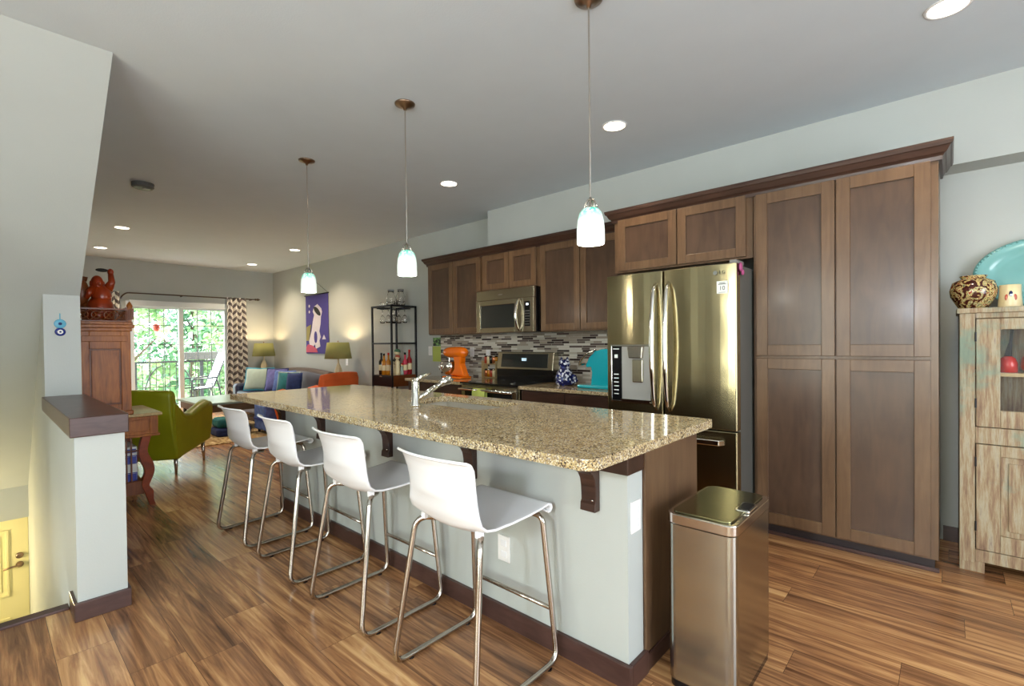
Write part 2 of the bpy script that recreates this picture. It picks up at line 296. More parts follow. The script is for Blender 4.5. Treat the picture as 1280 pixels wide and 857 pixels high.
# ---------------------------------------------------------------- helpers: meshes
def shell(bm):
    me = bpy.data.meshes.new('m'); bm.to_mesh(me); bm.free(); return me
class MB:
    """collects shapes into one mesh, in world coordinates (or local ones)"""
    def __init__(s): s.bm = bmesh.new()
    def box(s, x0, x1, y0, y1, z0, z1, rz=0, c=None):
        vs = [s.bm.verts.new(p) for p in ((x0,y0,z0),(x1,y0,z0),(x1,y1,z0),(x0,y1,z0),(x0,y0,z1),(x1,y0,z1),(x1,y1,z1),(x0,y1,z1))]
        for f in ((3,2,1,0),(4,5,6,7),(0,1,5,4),(1,2,6,5),(2,3,7,6),(3,0,4,7)): s.bm.faces.new([vs[i] for i in f])
        if rz or c:
            cc = Vector(c or ((x0+x1)/2, (y0+y1)/2, 0)); bmesh.ops.rotate(s.bm, verts=vs, cent=cc, matrix=Matrix.Rotation(rz, 3, 'Z'))
        return vs
    def prism(s, pts, a, b, axis='y'):
        """polygon pts (u,v) extruded from a to b; axis y: (x,z); x: (y,z); z: (x,y)"""
        f = {'y': lambda u, v, t: (u, t, v), 'x': lambda u, v, t: (t, u, v), 'z': lambda u, v, t: (u, v, t)}[axis]
        A = [s.bm.verts.new(f(u, v, a)) for u, v in pts]; B = [s.bm.verts.new(f(u, v, b)) for u, v in pts]
        n = len(pts); s.bm.faces.new(A); s.bm.faces.new(B[::-1])
        for i in range(n): s.bm.faces.new([A[i], B[i], B[(i+1) % n], A[(i+1) % n]])
        return A+B
    def lathe(s, prof, c=(0, 0, 0), n=32, axis='z', sc=(1, 1)):
        rings = []
        for r, h in prof:
            ring = []
            for i in range(n):
                a = 2*PI*i/n; u, v = r*math.cos(a)*sc[0], r*math.sin(a)*sc[1]
                p = {'z': (u, v, h), 'x': (h, u, v), 'y': (u, h, v)}[axis]
                ring.append(s.bm.verts.new((p[0]+c[0], p[1]+c[1], p[2]+c[2])))
            rings.append(ring)
        for a, b in zip(rings, rings[1:]):
            for i in range(n): s.bm.faces.new([a[i], a[(i+1) % n], b[(i+1) % n], b[i]])
        if prof[0][0] > 1e-4: s.bm.faces.new(rings[0][::-1])
        if prof[-1][0] > 1e-4: s.bm.faces.new(rings[-1])
        return [v for r in rings for v in r]
    def ball(s, c, r, sc=(1, 1, 1), n=20):
        m = Matrix.Translation(c) @ Matrix.Diagonal((*[r*k for k in sc], 1))
        return bmesh.ops.create_uvsphere(s.bm, u_segments=n, v_segments=n//2+2, radius=1, matrix=m)['verts']
    def tube(s, pts, r, n=12, cap=True, closed=False):
        P = [Vector(p) for p in pts]; rs = r if isinstance(r, (list, tuple)) else [r]*len(P); rings = []; up = None
        for i, p in enumerate(P):
            if closed: t = P[(i+1) % len(P)]-P[i-1]
            else: t = (P[min(i+1, len(P)-1)]-P[max(i-1, 0)])
            t.normalize()
            if up is None: up = t.orthogonal().normalized()
            else:
                up = up - t*up.dot(t)
                up = up.normalized() if up.length > 1e-5 else t.orthogonal().normalized()
            v = t.cross(up)
            rings.append([s.bm.verts.new(p + rs[i]*(up*math.cos(2*PI*k/n) + v*math.sin(2*PI*k/n))) for k in range(n)])
        m = len(rings)
        for i in range(m if closed else m-1):
            a, b = rings[i], rings[(i+1) % m]
            for k in range(n): s.bm.faces.new([a[k], a[(k+1) % n], b[(k+1) % n], b[k]])
        if cap and not closed: s.bm.faces.new(rings[0][::-1]); s.bm.faces.new(rings[-1])
        return s
    def grid(s, f, nu, nv, thick=0):
        """surface f(i/nu, j/nv)"""
        V = [[s.bm.verts.new(f(i/nu, j/nv)) for j in range(nv+1)] for i in range(nu+1)]
        for i in range(nu):
            for j in range(nv): s.bm.faces.new([V[i][j], V[i+1][j], V[i+1][j+1], V[i][j+1]])
        return V
    def build(s, name, mat, parent=None, world=True, smooth=False, bev=0, seg=2, solid=0, sub=0, auto=False):
        bm = s.bm
        if parent is not None and world:
            r = parent
            while r.parent: r = r.parent
            bmesh.ops.transform(bm, matrix=MWI(r), verts=bm.verts)
        bmesh.ops.recalc_face_normals(bm, faces=bm.faces)
        me = shell(bm); me.materials.append(mat)
        o = bpy.data.objects.new(name, me); COL.objects.link(o)
        if parent is not None: o.parent = parent
        if smooth:
            me.shade_smooth() if hasattr(me, 'shade_smooth') else None
            for p in me.polygons: p.use_smooth = True
        if solid:
            md = o.modifiers.new('solid', 'SOLIDIFY'); md.thickness = solid; md.offset = 0
        if sub:
            md = o.modifiers.new('sub', 'SUBSURF'); md.levels = sub; md.render_levels = sub
        if bev:
            md = o.modifiers.new('bevel', 'BEVEL'); md.width = bev; md.segments = seg; md.limit_method = 'ANGLE'; md.angle_limit = .6
        return o
def MWI(r): return (Matrix.Translation(r.location) @ r.rotation_euler.to_matrix().to_4x4()).inverted()
def tag(o, label, cat, group=None, kind=None):
    o['label'] = label; o['category'] = cat
    if group: o['group'] = group
    if kind: o['kind'] = kind
    return o
def thing(name, label, cat, loc=(0, 0, 0), rz=0, group=None):
    o = bpy.data.objects.new(name, None); o.empty_display_size = .1; COL.objects.link(o)
    o.location = loc; o.rotation_euler = (0, 0, rz); return tag(o, label, cat, group)
def struct(name, mb, mat, bev=0, **k):
    o = mb.build(name, mat, bev=bev, **k); o['kind'] = 'structure'; return o
def box1(name, mat, parent, *b, bev=0, **k):
    m = MB(); m.box(*b); return m.build(name, mat, parent, bev=bev, **k)
def copy_tree(o, parent=None):
    c = o.copy(); COL.objects.link(c); c.parent = parent
    for ch in list(o.children): copy_tree(ch, c)
    return c
def arc(c, r, a0, a1, n, f): return [f(c[0]+r*math.cos(a0+(a1-a0)*i/n), c[1]+r*math.sin(a0+(a1-a0)*i/n)) for i in range(n+1)]
def rounded(path, r, n=5):
    """polyline with its inner corners rounded"""
    P = [Vector(p) for p in path]; out = [P[0]]
    for i in range(1, len(P)-1):
        a = (P[i-1]-P[i]); b = (P[i+1]-P[i]); d = min(r, a.length*.45, b.length*.45)
        p0 = P[i]+a.normalized()*d; p1 = P[i]+b.normalized()*d
        for k in range(n+1):
            t = k/n; out.append(p0*(1-t)**2 + P[i]*2*t*(1-t) + p1*t*t)
    return out+[P[-1]]
def text_mesh(s, size, mat, name, parent, loc, rot, depth=.0006):
    cu = bpy.data.curves.new('t', 'FONT'); cu.body = s; cu.size = size; cu.extrude = depth; cu.align_x = 'CENTER'; cu.align_y = 'CENTER'
    t = bpy.data.objects.new('t', cu); COL.objects.link(t); bpy.context.view_layer.update()
    me = bpy.data.meshes.new_from_object(t.evaluated_get(bpy.context.evaluated_depsgraph_get()))
    bpy.data.objects.remove(t); me.materials.clear(); me.materials.append(mat)
    me.transform(Matrix.Translation(loc) @ rot)
    r = parent
    while r.parent: r = r.parent
    me.transform(MWI(r))
    o = bpy.data.objects.new(name, me); COL.objects.link(o); o.parent = parent; return o
FACE_S = Matrix.Rotation(PI/2, 4, 'X')                       # text that faces -Y

# ================================================================ THE SETTING
CZ = 2.74
m = MB(); m.box(-3.18, 2.8, -2.8, 4.2, -.12, 0); m.box(-10.45, -3.18, .30, 4.2, -.12, 0); struct('floor', m, M['floor'])
m = MB(); m.box(-10.5, 2.95, -2.95, 4.3, CZ, CZ+.1); struct('ceiling', m, M['ceil'])
m = MB(); m.box(-10.45, 2.8, 4.06, 4.2, 0, CZ); struct('wall_north', m, M['wall'])
m = MB(); m.box(-3.83, 2.8, 3.84, 4.06, 2.28, CZ); struct('trim_1', m, M['wall'])            # bulkhead over the cabinets
WX0, WX1 = -10.45, -10.3
m = MB(); m.box(WX0, WX1, .3, 1.66, 0, CZ); m.box(WX0, WX1, 3.28, 4.06, 0, CZ); m.box(WX0, WX1, 1.66, 3.28, 2.05, CZ); struct('wall_west', m, M['wall'])
# wall between stairwell and living room, its end shows above the low wall
m = MB(); m.box(-10.3, -4.46, .285, .47, -2.4, CZ); m.box(-10.45, -10.3, -.95, .3, -2.4, CZ); struct('wall_stair', m, M['wall'])
# low wall beside the stairs
m = MB(); m.box(-4.46, -3.0, .285, .47, -2.4, .852)
pw = struct('wall_low', m, M['wall'])
m = MB(); m.box(-4.46, -2.985, .268, .485, .852, .944); struct('trim_2', m, M['trim'], bev=.004)
m = MB(); m.box(-3.0, -2.98, .272, .482, 0, .085); m.box(-4.46, -3.0, .47, .484, 0, .085); m.box(-3.17, -3.0, .271, .285, 0, .085)
struct('baseboard_low', m, M['trim'], bev=.003)
# stair underside
x1, z1 = -3.1, 2.74; sl = .82; x2 = -6.48; z2 = z1-sl*(x1-x2)
m = MB(); m.prism([(x1, z1), (x2, z2), (x2, z2-.30), (x2-.15, z2-.30), (x2-.15, z2+.2), (x1-.35, z1)], -.95, .285, 'y')
m.prism([(x1, z1), (-4.5, z1-sl*1.4), (-4.5, z1)], .285, .47, 'y')
struct('ceiling_stair', m, M['wall'])
m = MB(); m.box(-10.3, -3.18, -1.05, -.95, -2.4, CZ); struct('wall_stair_side', m, M['wall'])
m = MB(); m.box(-6.69, -6.65, -.95, .285, -2.4, z2); struct('wall_entry', m, M['wall'])
m = MB(); m.box(-6.9, -3.18, -.95, .285, -2.45, -2.38); struct('floor_entry', m, M['floor'])
m = MB()
for i in range(11): m.box(-3.18-.27*(i+1), -3.18-.27*i, -.95, .285, -2.38, -.2*(i+1)+.02)
struct('trim_3', m, M['wall'])
m = MB(); m.box(-3.22, -3.16, -.95, .271, -.10, .012); struct('trim_4', m, M['trim'], bev=.004)
# rear walls with their windows (behind the camera)
m = MB()
m.box(2.8, 2.95, -2.8, -.4, 0, CZ); m.box(2.8, 2.95, 2.2, 4.2, 0, CZ); m.box(2.8, 2.95, -.4, 2.2, 0, .3); m.box(2.8, 2.95, -.4, 2.2, 2.4, CZ)
struct('wall_east', m, M['wall'])
m = MB(); xs = [-3.33, -1.81, -1.39, -.31, .11, 1.19, 1.61, 2.95]
for i in range(0, 8, 2): m.box(xs[i], xs[i+1], -2.95, -2.8, 0, CZ)
for i in range(1, 7, 2): m.box(xs[i], xs[i+1], -2.95, -2.8, 0, .3); m.box(xs[i], xs[i+1], -2.95, -2.8, 2.4, CZ)
struct('wall_south', m, M['wall'])
m = MB(); m.box(-3.33, -3.18, -2.8, -1.05, 0, CZ); struct('wall_side', m, M['wall'])
# baseboards
m = MB(); m.box(-.03, .04, 4.045, 4.06, 0, .09); m.box(.04, 2.8, 4.045, 4.06, 0, .09); m.box(-10.3, -4.8, 4.045, 4.06, 0, .09); struct('baseboard_north', m, M['trim'])
m = MB(); m.box(-10.3, -10.285, 3.4, 4.045, 0, .09); struct('baseboard_west', m, M['trim'])

# sliding patio door
def window_frame(name, x0, x1, parts):
    pass
dr = bpy.data.objects.new('door_1', None); COL.objects.link(dr); dr.location = (-10.4, 2.47, 0); dr['kind'] = 'structure'
m = MB(); m.box(-10.42, -10.30, 1.66, 1.71, 0, 2.05); m.box(-10.42, -10.30, 3.23, 3.28, 0, 2.05); m.box(-10.42, -10.30, 1.71, 3.23, 2.0, 2.05); m.box(-10.42, -10.30, 1.71, 3.23, 0, .04)
m.build('door_frame', M['vinyl'], dr)
for i, (a, b, x) in enumerate(((1.71, 2.49, -10.395), (2.42, 3.23, -10.35))):
    m = MB(); m.box(x, x+.035, a, a+.07, .04, 2.0); m.box(x, x+.035, b-.07, b, .04, 2.0); m.box(x, x+.035, a+.07, b-.07, 1.93, 2.0); m.box(x, x+.035, a+.07, b-.07, .04, .12)
    s = m.build('sash', M['vinyl'], dr)
    m = MB(); m.box(x+.014, x+.020, a+.07, b-.07, .12, 1.93); m.build('pane', M['pane'], s)
    m = MB()
    for z in (.55, 1.30, 1.64): m.box(x+.006, x+.028, a+.07, b-.07, z-.006, z+.006)
    for k in (1, 2): yy = a+.07+(b-a-.14)*k/3; m.box(x+.006, x+.028, yy-.005, yy+.005, .12, 1.93)
    m.build('muntin', M['dkgrey'], s)
m = MB(); m.box(-10.30, -10.23, 1.70, 3.24, 1.96, 2.06); tag(m.build('blind_valance', M['vinyl'], bev=.004), 'white valance box across the top of the sliding patio door', 'valance')

# entry door down the stairs
ed = bpy.data.objects.new('door_2', None); COL.objects.link(ed); ed.location = (-6.65, 0, -2.38); ed['kind'] = 'structure'
XD = -6.65; zt = z2-.30
m = MB(); m.box(XD, XD+.045, -.66, .284, -2.38, zt-.0)
for (a, b, c, d) in ((.16, .05, 0, 0),): pass
m.build('door_leaf', M['door'], ed, bev=.003)
for k in (0, 1):
    y0 = -.55+.40*k; y1 = y0+.30
    for (za, zb) in ((zt-.75, zt-.12), (zt-1.95, zt-.95)):
        m = MB(); X = XD+.045
        m.box(X, X+.012, y0, y1, zb-.02, zb); m.box(X, X+.012, y0, y1, za, za+.02); m.box(X, X+.012, y0, y0+.02, za+.02, zb-.02); m.box(X, X+.012, y1-.02, y1, za+.02, zb-.02); m.box(X, X+.006, y0+.05, y1-.05, za+.05, zb-.05)
        m.build('door_panel', M['door'], ed, bev=.003)
m = MB(); m.lathe([(.028, 0), (.028, .012), (.018, .02), (.0, .02)], (XD+.045, .222, -.715), 20, 'x'); m.build('deadbolt', M['nickel'], ed, smooth=True)
m = MB(); m.lathe([(.028, 0), (.028, .012), (.012, .018), (.012, .05), (0, .05)], (XD+.045, .222, -.80), 20, 'x')
m.tube([(XD+.09, .222, -.80), (XD+.09, .17, -.80), (XD+.09, .11, -.81)], .009); m.build('door_handle', M['nickel'], ed, smooth=True)

# patio balcony
m = MB(); m.box(-12.1, -10.45, .6, 5.2, -.14, -.02); struct('floor_balcony', m, M['concrete'])
m = MB(); m.box(-40, -12.4, -20, 26, -3.2, -3.0); struct('ground', m, plain('lawn', rgb(120, 142, 84), .9, var=.2, vscale=1.2))
rl = thing('balcony_railing', 'black iron balcony railing with curved arches outside the patio door', 'railing', (-11.95, 2.6, -.02))
m = MB(); m.box(-11.98, -11.93, .8, 5.0, .93, .965); m.box(-11.97, -11.94, .8, 5.0, .06, .085); m.build('rail', M['iron'], rl)
for y in (.9, 2.05, 3.2, 4.35): box1('post', M['iron'], rl, -11.985, -11.925, y-.03, y+.03, -.02, .93)
m = MB(); y = 1.02
while y < 4.9:
    m.box(-11.96, -11.95, y-.006, y+.006, .085, .93); y += .115
m.build('balusters', M['iron'], rl)
for cy in (1.48, 2.62, 3.78):
    for s in (-1, 1):
        m = MB(); m.tube([(-11.935, cy+s*(.10+.34*math.sin(a)), .09+.78*math.cos(a)) for a in [PI/2*i/14 for i in range(15)]], .012, 8); m.build('arch_bar', M['iron'], rl, smooth=True)
pb = thing('planter_box', 'dark grey planter box hung on the balcony railing', 'planter', (-11.9, 3.25, .965))
m = MB(); m.prism([(-12.05, .98), (-11.80, .98), (-11.78, 1.14), (-12.07, 1.14)], 2.85, 3.72, 'y'); m.build('box', M['dkgrey'], pb, bev=.01)
m = MB()
for i in range(120):
    c = Vector((random.uniform(-12.03, -11.82), random.uniform(2.9, 3.7), random.uniform(1.12, 1.22)))
    d = Vector((random.uniform(-1, 1), random.uniform(-1, 1), random.uniform(0, 1))).normalized()*.05; e = d.orthogonal().normalized()*.018
    m.bm.faces.new([m.bm.verts.new(c-e), m.bm.verts.new(c+d*.5+e), m.bm.verts.new(c+d)])
m.build('foliage', M['leaf2'], pb)['kind'] = 'stuff'
# sling chair on the balcony
ch = thing('patio_chair', 'white sling patio chair with dark arms on the balcony', 'chair', (-11.1, 3.15, -.02))
m = MB(); m.grid(lambda u, v: (-11.32+.46*u, 2.98+.0*v+.10*0+ (v*.0), .42) if False else (-11.35+.5*u, 2.82+.10+ .30*v, .42+.02*math.sin(v*3)), 4, 4); m.build('seat', M['vinyl'], ch, solid=.012)
m = MB(); m.grid(lambda u, v: (-11.35+.5*u, 3.10+.26*v, .44+.70*v), 4, 6); m.build('backrest', M['vinyl'], ch, solid=.012)
for x in (-11.37, -10.83):
    m = MB(); m.tube(rounded([(x, 3.37, 1.16), (x, 3.10, .44), (x, 2.72, .42)], .05), .013, 8)
    m.tube(rounded([(x, 2.70, -.02), (x, 2.74, .62), (x, 3.16, .64)], .05), .014, 8); m.tube([(x, 3.16, .64), (x, 3.30, -.02)], .013, 8)
    m.build('frame', M['blackmetal'], ch, smooth=True)
hg = thing('hanging_ornament', 'small red lantern hanging against the outside of the patio glass', 'ornament', (-10.50, 2.17, 1.70))
HY = 2.124
m = MB(); m.lathe([(0, 1.53), (.04, 1.55), (.058, 1.60), (.05, 1.66), (.018, 1.68), (0, 1.68)], (-10.50, HY, 0), 16); m.build('body', plain('lantern_red', rgb(214, 92, 72), .5), hg, smooth=True)
m = MB(); m.tube([(-10.50, HY, 1.68), (-10.50, HY, 2.02), (-10.42, HY, 2.02)], .003, 6); m.build('cord', M['iron'], hg)


def tree(x, y, h, r, mat, label, nl=2600, zb=-3.0, name='tree'):
    t = thing(name, label, 'tree', (x, y, zb), 0, 'trees beyond the balcony')
    m = MB(); m.tube([(x, y, zb), (x+.1, y-.1, zb+h*.4), (x-.05, y+.1, zb+h*.8)], [.16, .12, .05], 10)
    for k in range(7):
        a = k*2.4; z0 = zb+h*(.35+.07*k); m.tube([(x, y, z0), (x+r*.7*math.cos(a), y+r*.7*math.sin(a), z0+h*.14)], [.05, .015], 6)
    m.build('trunk', M['bark'], t, smooth=True)
    m = MB()
    blobs = [(Vector((x+random.uniform(-.8, .8)*r, y+random.uniform(-.8, .8)*r, zb+h*random.uniform(.35, 1))), random.uniform(.25, .5)*r) for _ in range(22)]
    for i in range(nl):
        c, br = random.choice(blobs); d = Vector((random.gauss(0, 1), random.gauss(0, 1), random.gauss(0, 1))).normalized()
        p = c + d*br*random.uniform(.6, 1.05); t1 = Vector((random.gauss(0, 1), random.gauss(0, 1), random.gauss(0, 1))).normalized()*random.uniform(.06, .13); t2 = t1.orthogonal().normalized()*t1.length*.5
        m.bm.faces.new([m.bm.verts.new(q) for q in (p-t1, p+t2, p+t1, p-t2)])
    m.build('foliage', mat, t)
tree(-15.2, 2.3, 6.4, 1.2, M['leaf'], 'bushy light green tree beyond the balcony, straight behind the hanging lantern')
tree(-18.2, 4.7, 7.4, 1.5, M['leaf2'], 'dark green tree beyond the balcony behind the planter box', 3400)
tree(-21.5, 2.6, 8.4, 1.9, M['leaf2'], 'tall tree farthest from the balcony, behind the light green one', 3400)
tree(-14.9, 4.9, 5.4, 1.0, M['leaf'], 'low light green tree beyond the balcony beside the curtain', 1800)
tree(-22.0, 7.4, 8.2, 2.2, M['leaf'], 'broad light green tree behind the dark green one', 3400)
m = MB()
hb = thing('hedge', 'long clipped green hedge low behind the balcony trees', 'hedge', (-27, 4, -3))
for i in range(5000):
    p = Vector((-27+random.uniform(-.6, .6), random.uniform(-3, 13), random.uniform(-3, .6))); t1 = Vector((random.gauss(0, 1), random.gauss(0, 1), random.gauss(0, 1))).normalized()*.16; t2 = t1.orthogonal().normalized()*.1
    m.bm.faces.new([m.bm.verts.new(q) for q in (p-t1, p+t2, p+t1, p-t2)])
m.build('foliage', M['leaf2'], hb)['kind'] = 'stuff'
box1('core', M['leaf2'], hb, -27.5, -26.6, -3, 13, -3, .3)

# curtain and rod
cr = thing('curtain_rod', 'dark metal curtain rod with curved ends over the patio door', 'curtain rod', (-10.2, 2.6, 2.17))
m = MB(); m.tube(rounded([(-10.3, 1.60, 2.09), (-10.2, 1.60, 2.12), (-10.2, 1.66, 2.175), (-10.2, 3.66, 2.175)], .04), .011, 10); m.build('rod', M['bronze'], cr, smooth=True)
m = MB(); m.lathe([(0, 3.66), (.022, 3.68), (.014, 3.70), (.026, 3.73), (0, 3.78)], (-10.2, 0, 2.175), 12, 'y'); m.build('finial', M['bronze'], cr, smooth=True)
for yb_ in (2.44, 3.60): box1('bracket', M['bronze'], cr, -10.3, -10.19, yb_, yb_+.015, 2.155, 2.17)
def curtain(y0, y1, label):
    m = MB(); nf = 4.5
    def f(u, v):
        amp = .035+.02*v; w_ = .75+.25*(v**.7)*1.0
        yc = (y0+y1)/2
        return (-10.2+amp*math.cos(u*nf*2*PI), yc+(y0-yc)*(1-2*u)*(.82+.18*v), 2.19-v*2.17)
    V = m.grid(f, 90, 24)
    uvl = m.bm.loops.layers.uv.new('UVMap'); idx = {}
    for i, row in enumerate(V):
        for j, v in enumerate(row): idx[v] = (i/90*(y1-y0)*1.25, j/24*2.17)
    for fc in m.bm.faces:
        for lp in fc.loops: lp[uvl].uv = idx[lp.vert]
    o = m.build('curtain', M['chevron'], smooth=True, solid=.004); tag(o, label, 'curtain')
curtain(1.30, 1.60, 'floor-length chevron curtain mostly hidden behind the secretary desk')
curtain(3.13, 3.56, 'floor-length curtain with white and grey chevron stripes beside the patio door')

# ================================================================ KITCHEN CABINETS
def shaker(parent, x0, x1, z0, z1, y, fr=.062, name='door'):
    """shaker door whose front face is at y (facing -Y), 22 mm thick"""
    m = MB(); T = .022
    m.box(x0, x0+fr, y, y+T, z0, z1); m.box(x1-fr, x1, y, y+T, z0, z1); m.box(x0+fr, x1-fr, y, y+T, z1-fr, z1); m.box(x0+fr, x1-fr, y, y+T, z0, z0+fr)
    d = m.build(name, M['cab'], parent, bev=.0025)
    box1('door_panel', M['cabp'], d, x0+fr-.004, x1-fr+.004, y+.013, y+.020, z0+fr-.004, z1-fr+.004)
    return d
G = 'stained wood kitchen wall cabinets'
def wall_cab(label, x0, x1, z0, z1, yf, doors, yb=4.058, z0b=None):
    t = thing('wall_cabinet', label, 'cabinet', (x0, yb, z0), 0, G)
    box1('body', M['cab'], t, x0, x1, yf+.024, yb, z0, z1, bev=.002)
    for a, b in doors: shaker(t, a, b, z0+.012, z1-.012, yf)
    return t
wall_cab('two-door brown wall cabinet nearest the bar shelf, beside the microwave', -4.755, -3.802, 1.37, 2.225, 3.70, [(-4.735, -4.285), (-4.275, -3.822)])
wall_cab('short two-door brown cabinet directly above the microwave', -3.80, -2.992, 1.825, 2.225, 3.70, [(-3.782, -3.396), (-3.388, -3.03)])
wall_cab('tall two-door brown wall cabinet between microwave and fridge', -2.99, -1.99, 1.37, 2.225, 3.70, [(-2.972, -2.515), (-2.505, -2.03)])
wall_cab('short deep two-door brown cabinet above the refrigerator', -1.986, -.958, 1.81, 2.235, 3.404, [(-1.945, -1.470), (-1.462, -.998)])
pt = thing('pantry_cabinet', 'tall four-door brown pantry cabinet beside the refrigerator', 'cabinet', (-.5, 4.05, 0))
m = MB(); m.box(-.955, -.043, 3.428, 4.058, .075, 2.235); m.build('body', M['cab'], pt, bev=.002)
m = MB(); m.box(-.955, -.06, 3.47, 4.058, 0, .075); m.build('toe_kick', M['toe'], pt)
m = MB(); m.box(-.955, -.04, 3.452, 3.468, 0, .022); m.build('shoe_molding', M['trim'], pt, bev=.003)
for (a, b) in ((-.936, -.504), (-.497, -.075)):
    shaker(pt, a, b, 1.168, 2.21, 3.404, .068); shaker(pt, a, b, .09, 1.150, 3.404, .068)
# crown molding as three runs
def crown(label, pts):
    """stepped crown swept along an outer path pts (x,y) at the cabinet face"""
    prof = [(0, -.02), (-.012, -.02), (-.016, 0), (-.024, .012), (-.03, .014), (-.046, .044), (-.052, .046), (-.058, .062), (-.058, .074), (0, .074)]
    m = MB(); n = len(pts); rows = []
    for i, (x, y) in enumerate(pts):
        nrm = Vector((0, 0))
        segs = []
        if i > 0: a = Vector(pts[i])-Vector(pts[i-1]); segs.append(Vector((a.y, -a.x)).normalized())
        if i < n-1: a = Vector(pts[i+1])-Vector(pts[i]); segs.append(Vector((a.y, -a.x)).normalized())
        nrm = segs[0] if len(segs) == 1 else (segs[0]+segs[1])/(1+segs[0].dot(segs[1]))
        rows.append([m.bm.verts.new((x+nrm.x*-o, y+nrm.y*-o, 2.228+z)) for o, z in prof])
    for a, b in zip(rows, rows[1:]):
        for k in range(len(prof)): kk = (k+1) % len(prof); m.bm.faces.new([a[k], a[kk], b[kk], b[k]])
    m.bm.faces.new(rows[0]); m.bm.faces.new(rows[-1][::-1])
    tag(m.build('crown_molding', M['cabd']), label, 'molding')
crown('dark crown molding along the top of the shallow wall cabinets', [(-4.757, 3.838), (-4.757, 3.722), (-2.05, 3.722)])
crown('dark crown molding along the top of the fridge cabinet and pantry', [(-1.988, 3.838), (-1.988, 3.426), (-.041, 3.426), (-.041, 3.838)])
m = MB(); m.box(-4.757, -3.83, 3.838, 4.058, 2.225, 2.24); 

# base cabinets and back counter
def base_cab(label, x0, x1, divs):
    t = thing('base_cabinet', label, 'cabinet', (x0, 4.05, 0))
    box1('body', M['cabd'], t, x0, x1, 3.43, 4.058, .08, .828); box1('toe_kick', M['toe'], t, x0, x1, 3.50, 4.058, 0, .08)
    for a, b in divs:
        m = MB(); m.box(a, b, 3.408, 3.43, .665, .815); m.build('drawer', M['cabd'], t, bev=.003)
        shaker(t, a, b, .09, .65, 3.408)
    return t
base_cab('brown base cabinet under the counter with the orange mixer', -4.78, -3.815, [(-4.76, -4.305), (-4.295, -3.835)])
base_cab('brown base cabinet under the counter between range and refrigerator', -2.995, -1.92, [(-2.975, -2.485), (-2.475, -1.96)])
tag(box1('countertop', M['granite'], None, -4.80, -3.812, 3.385, 4.058, .829, .86, bev=.005), 'granite countertop under the orange stand mixer', 'countertop')
tag(box1('countertop', M['granite'], None, -3.0, -1.90, 3.385, 4.058, .829, .86, bev=.005), 'granite countertop between the range and the refrigerator', 'countertop')
m = MB(); m.box(-4.93, -1.0, 4.048, 4.0595, .861, 1.369); struct('trim_5', m, M['mosaic'])

# ---------------------------------------------------------------- refrigerator
fr = thing('refrigerator', 'stainless steel french door refrigerator with water dispenser and bottom freezer', 'refrigerator', (-1.42, 3.5, 0))
m = MB(); m.box(-1.872, -.966, 3.185, 3.98, .02, 1.735); m.build('body', M['dkgrey'], fr, bev=.004)
box1('base_grille', M['black'], fr, -1.86, -.98, 3.16, 3.19, 0, .06)
def fr_door(x0, x1, z0, z1, name='door'):
    m = MB(); n = 10; w_ = x1-x0
    pts = [(x0, 3.18), (x0, 3.118)]
    for i in range(n+1):
        u = i/n; pts.append((x0+.006+(w_-.012)*u, 3.112-.012*math.sin(PI*u)))
    pts += [(x1, 3.118), (x1, 3.18)]
    m.prism(pts, z0, z1, 'z'); return m.build(name, M['steel'], fr, bev=.004)
dL = fr_door(-1.875, -1.441, .708, 1.745); dR = fr_door(-1.433, -.963, .708, 1.745); dF = fr_door(-1.875, -.963, .07, .698, 'freezer_drawer')
for x, d in ((-1.485, dL), (-1.392, dR)):
    m = MB(); N_ = 20; pa = []; rr = []
    for i in range(N_+1):
        u = i/N_; pa.append((x, 3.085-.052*math.sin(PI*u)**.6, .80+.86*u)); rr.append(.011+.007*math.sin(PI*u))
    pa[0] = (x, 3.105, .80); pa[-1] = (x, 3.105, 1.66)
    m.tube(pa, rr, 14); m.build('door_handle', M['bright_chrome'], d, smooth=True)
m = MB(); m.prism([(-1.80, 3.100), (-1.78, 3.062), (-1.60, 3.048), (-1.24, 3.048), (-1.06, 3.062), (-1.035, 3.100), (-1.06, 3.086), (-1.24, 3.072), (-1.60, 3.072), (-1.78, 3.086)], .612, .648, 'z'); m.build('drawer_handle', M['bright_chrome'], dF, bev=.005)
dp = MB(); a, b, z0, z1 = -1.828, -1.508, .835, 1.245
dp.box(a, b, 3.082, 3.112, z0, z0+.012); dp.box(a, b, 3.082, 3.112, z1-.012, z1); dp.box(a, a+.010, 3.082, 3.112, z0+.012, z1-.012); dp.box(b-.010, b, 3.082, 3.112, z0+.012, z1-.012)
ds = dp.build('dispenser_frame', M['bright_chrome'], dL, bev=.002)
ps = box1('control_panel', M['black'], dL, -1.818, -1.742, 3.084, 3.110, .848, 1.232)
m = MB(); m.box(-1.742, -1.518, 3.094, 3.104, .848, 1.232); m.build('dispenser_recess', M['recess'], dL)
m = MB(); m.prism([(-1.685, 1.232), (-1.565, 1.232), (-1.575, 1.15), (-1.675, 1.15)], 3.062, 3.096, 'y'); m.build('dispenser_nozzle', M['chrome'], dL, bev=.006)
m = MB(); m.prism([(-1.655, 1.14), (-1.575, 1.14), (-1.575, .98), (-1.655, .98)], 3.078, 3.094, 'y'); m.build('dispenser_paddle', M['steel2'], dL, bev=.006)
m = MB(); m.box(-1.742, -1.518, 3.066, 3.096, .848, .862); m.build('drip_tray', M['bright_chrome'], dL)
m = MB(); m.box(-1.806, -1.760, 3.081, 3.085, 1.212, 1.218); m.box(-1.795, -1.77, 3.081, 3.085, 1.150, 1.175)
for i in range(6): m.box(-1.800, -1.764, 3.081, 3.085, 1.03-.028*i, 1.036-.028*i)
m.build('panel_marks', M['sticker'], ps)
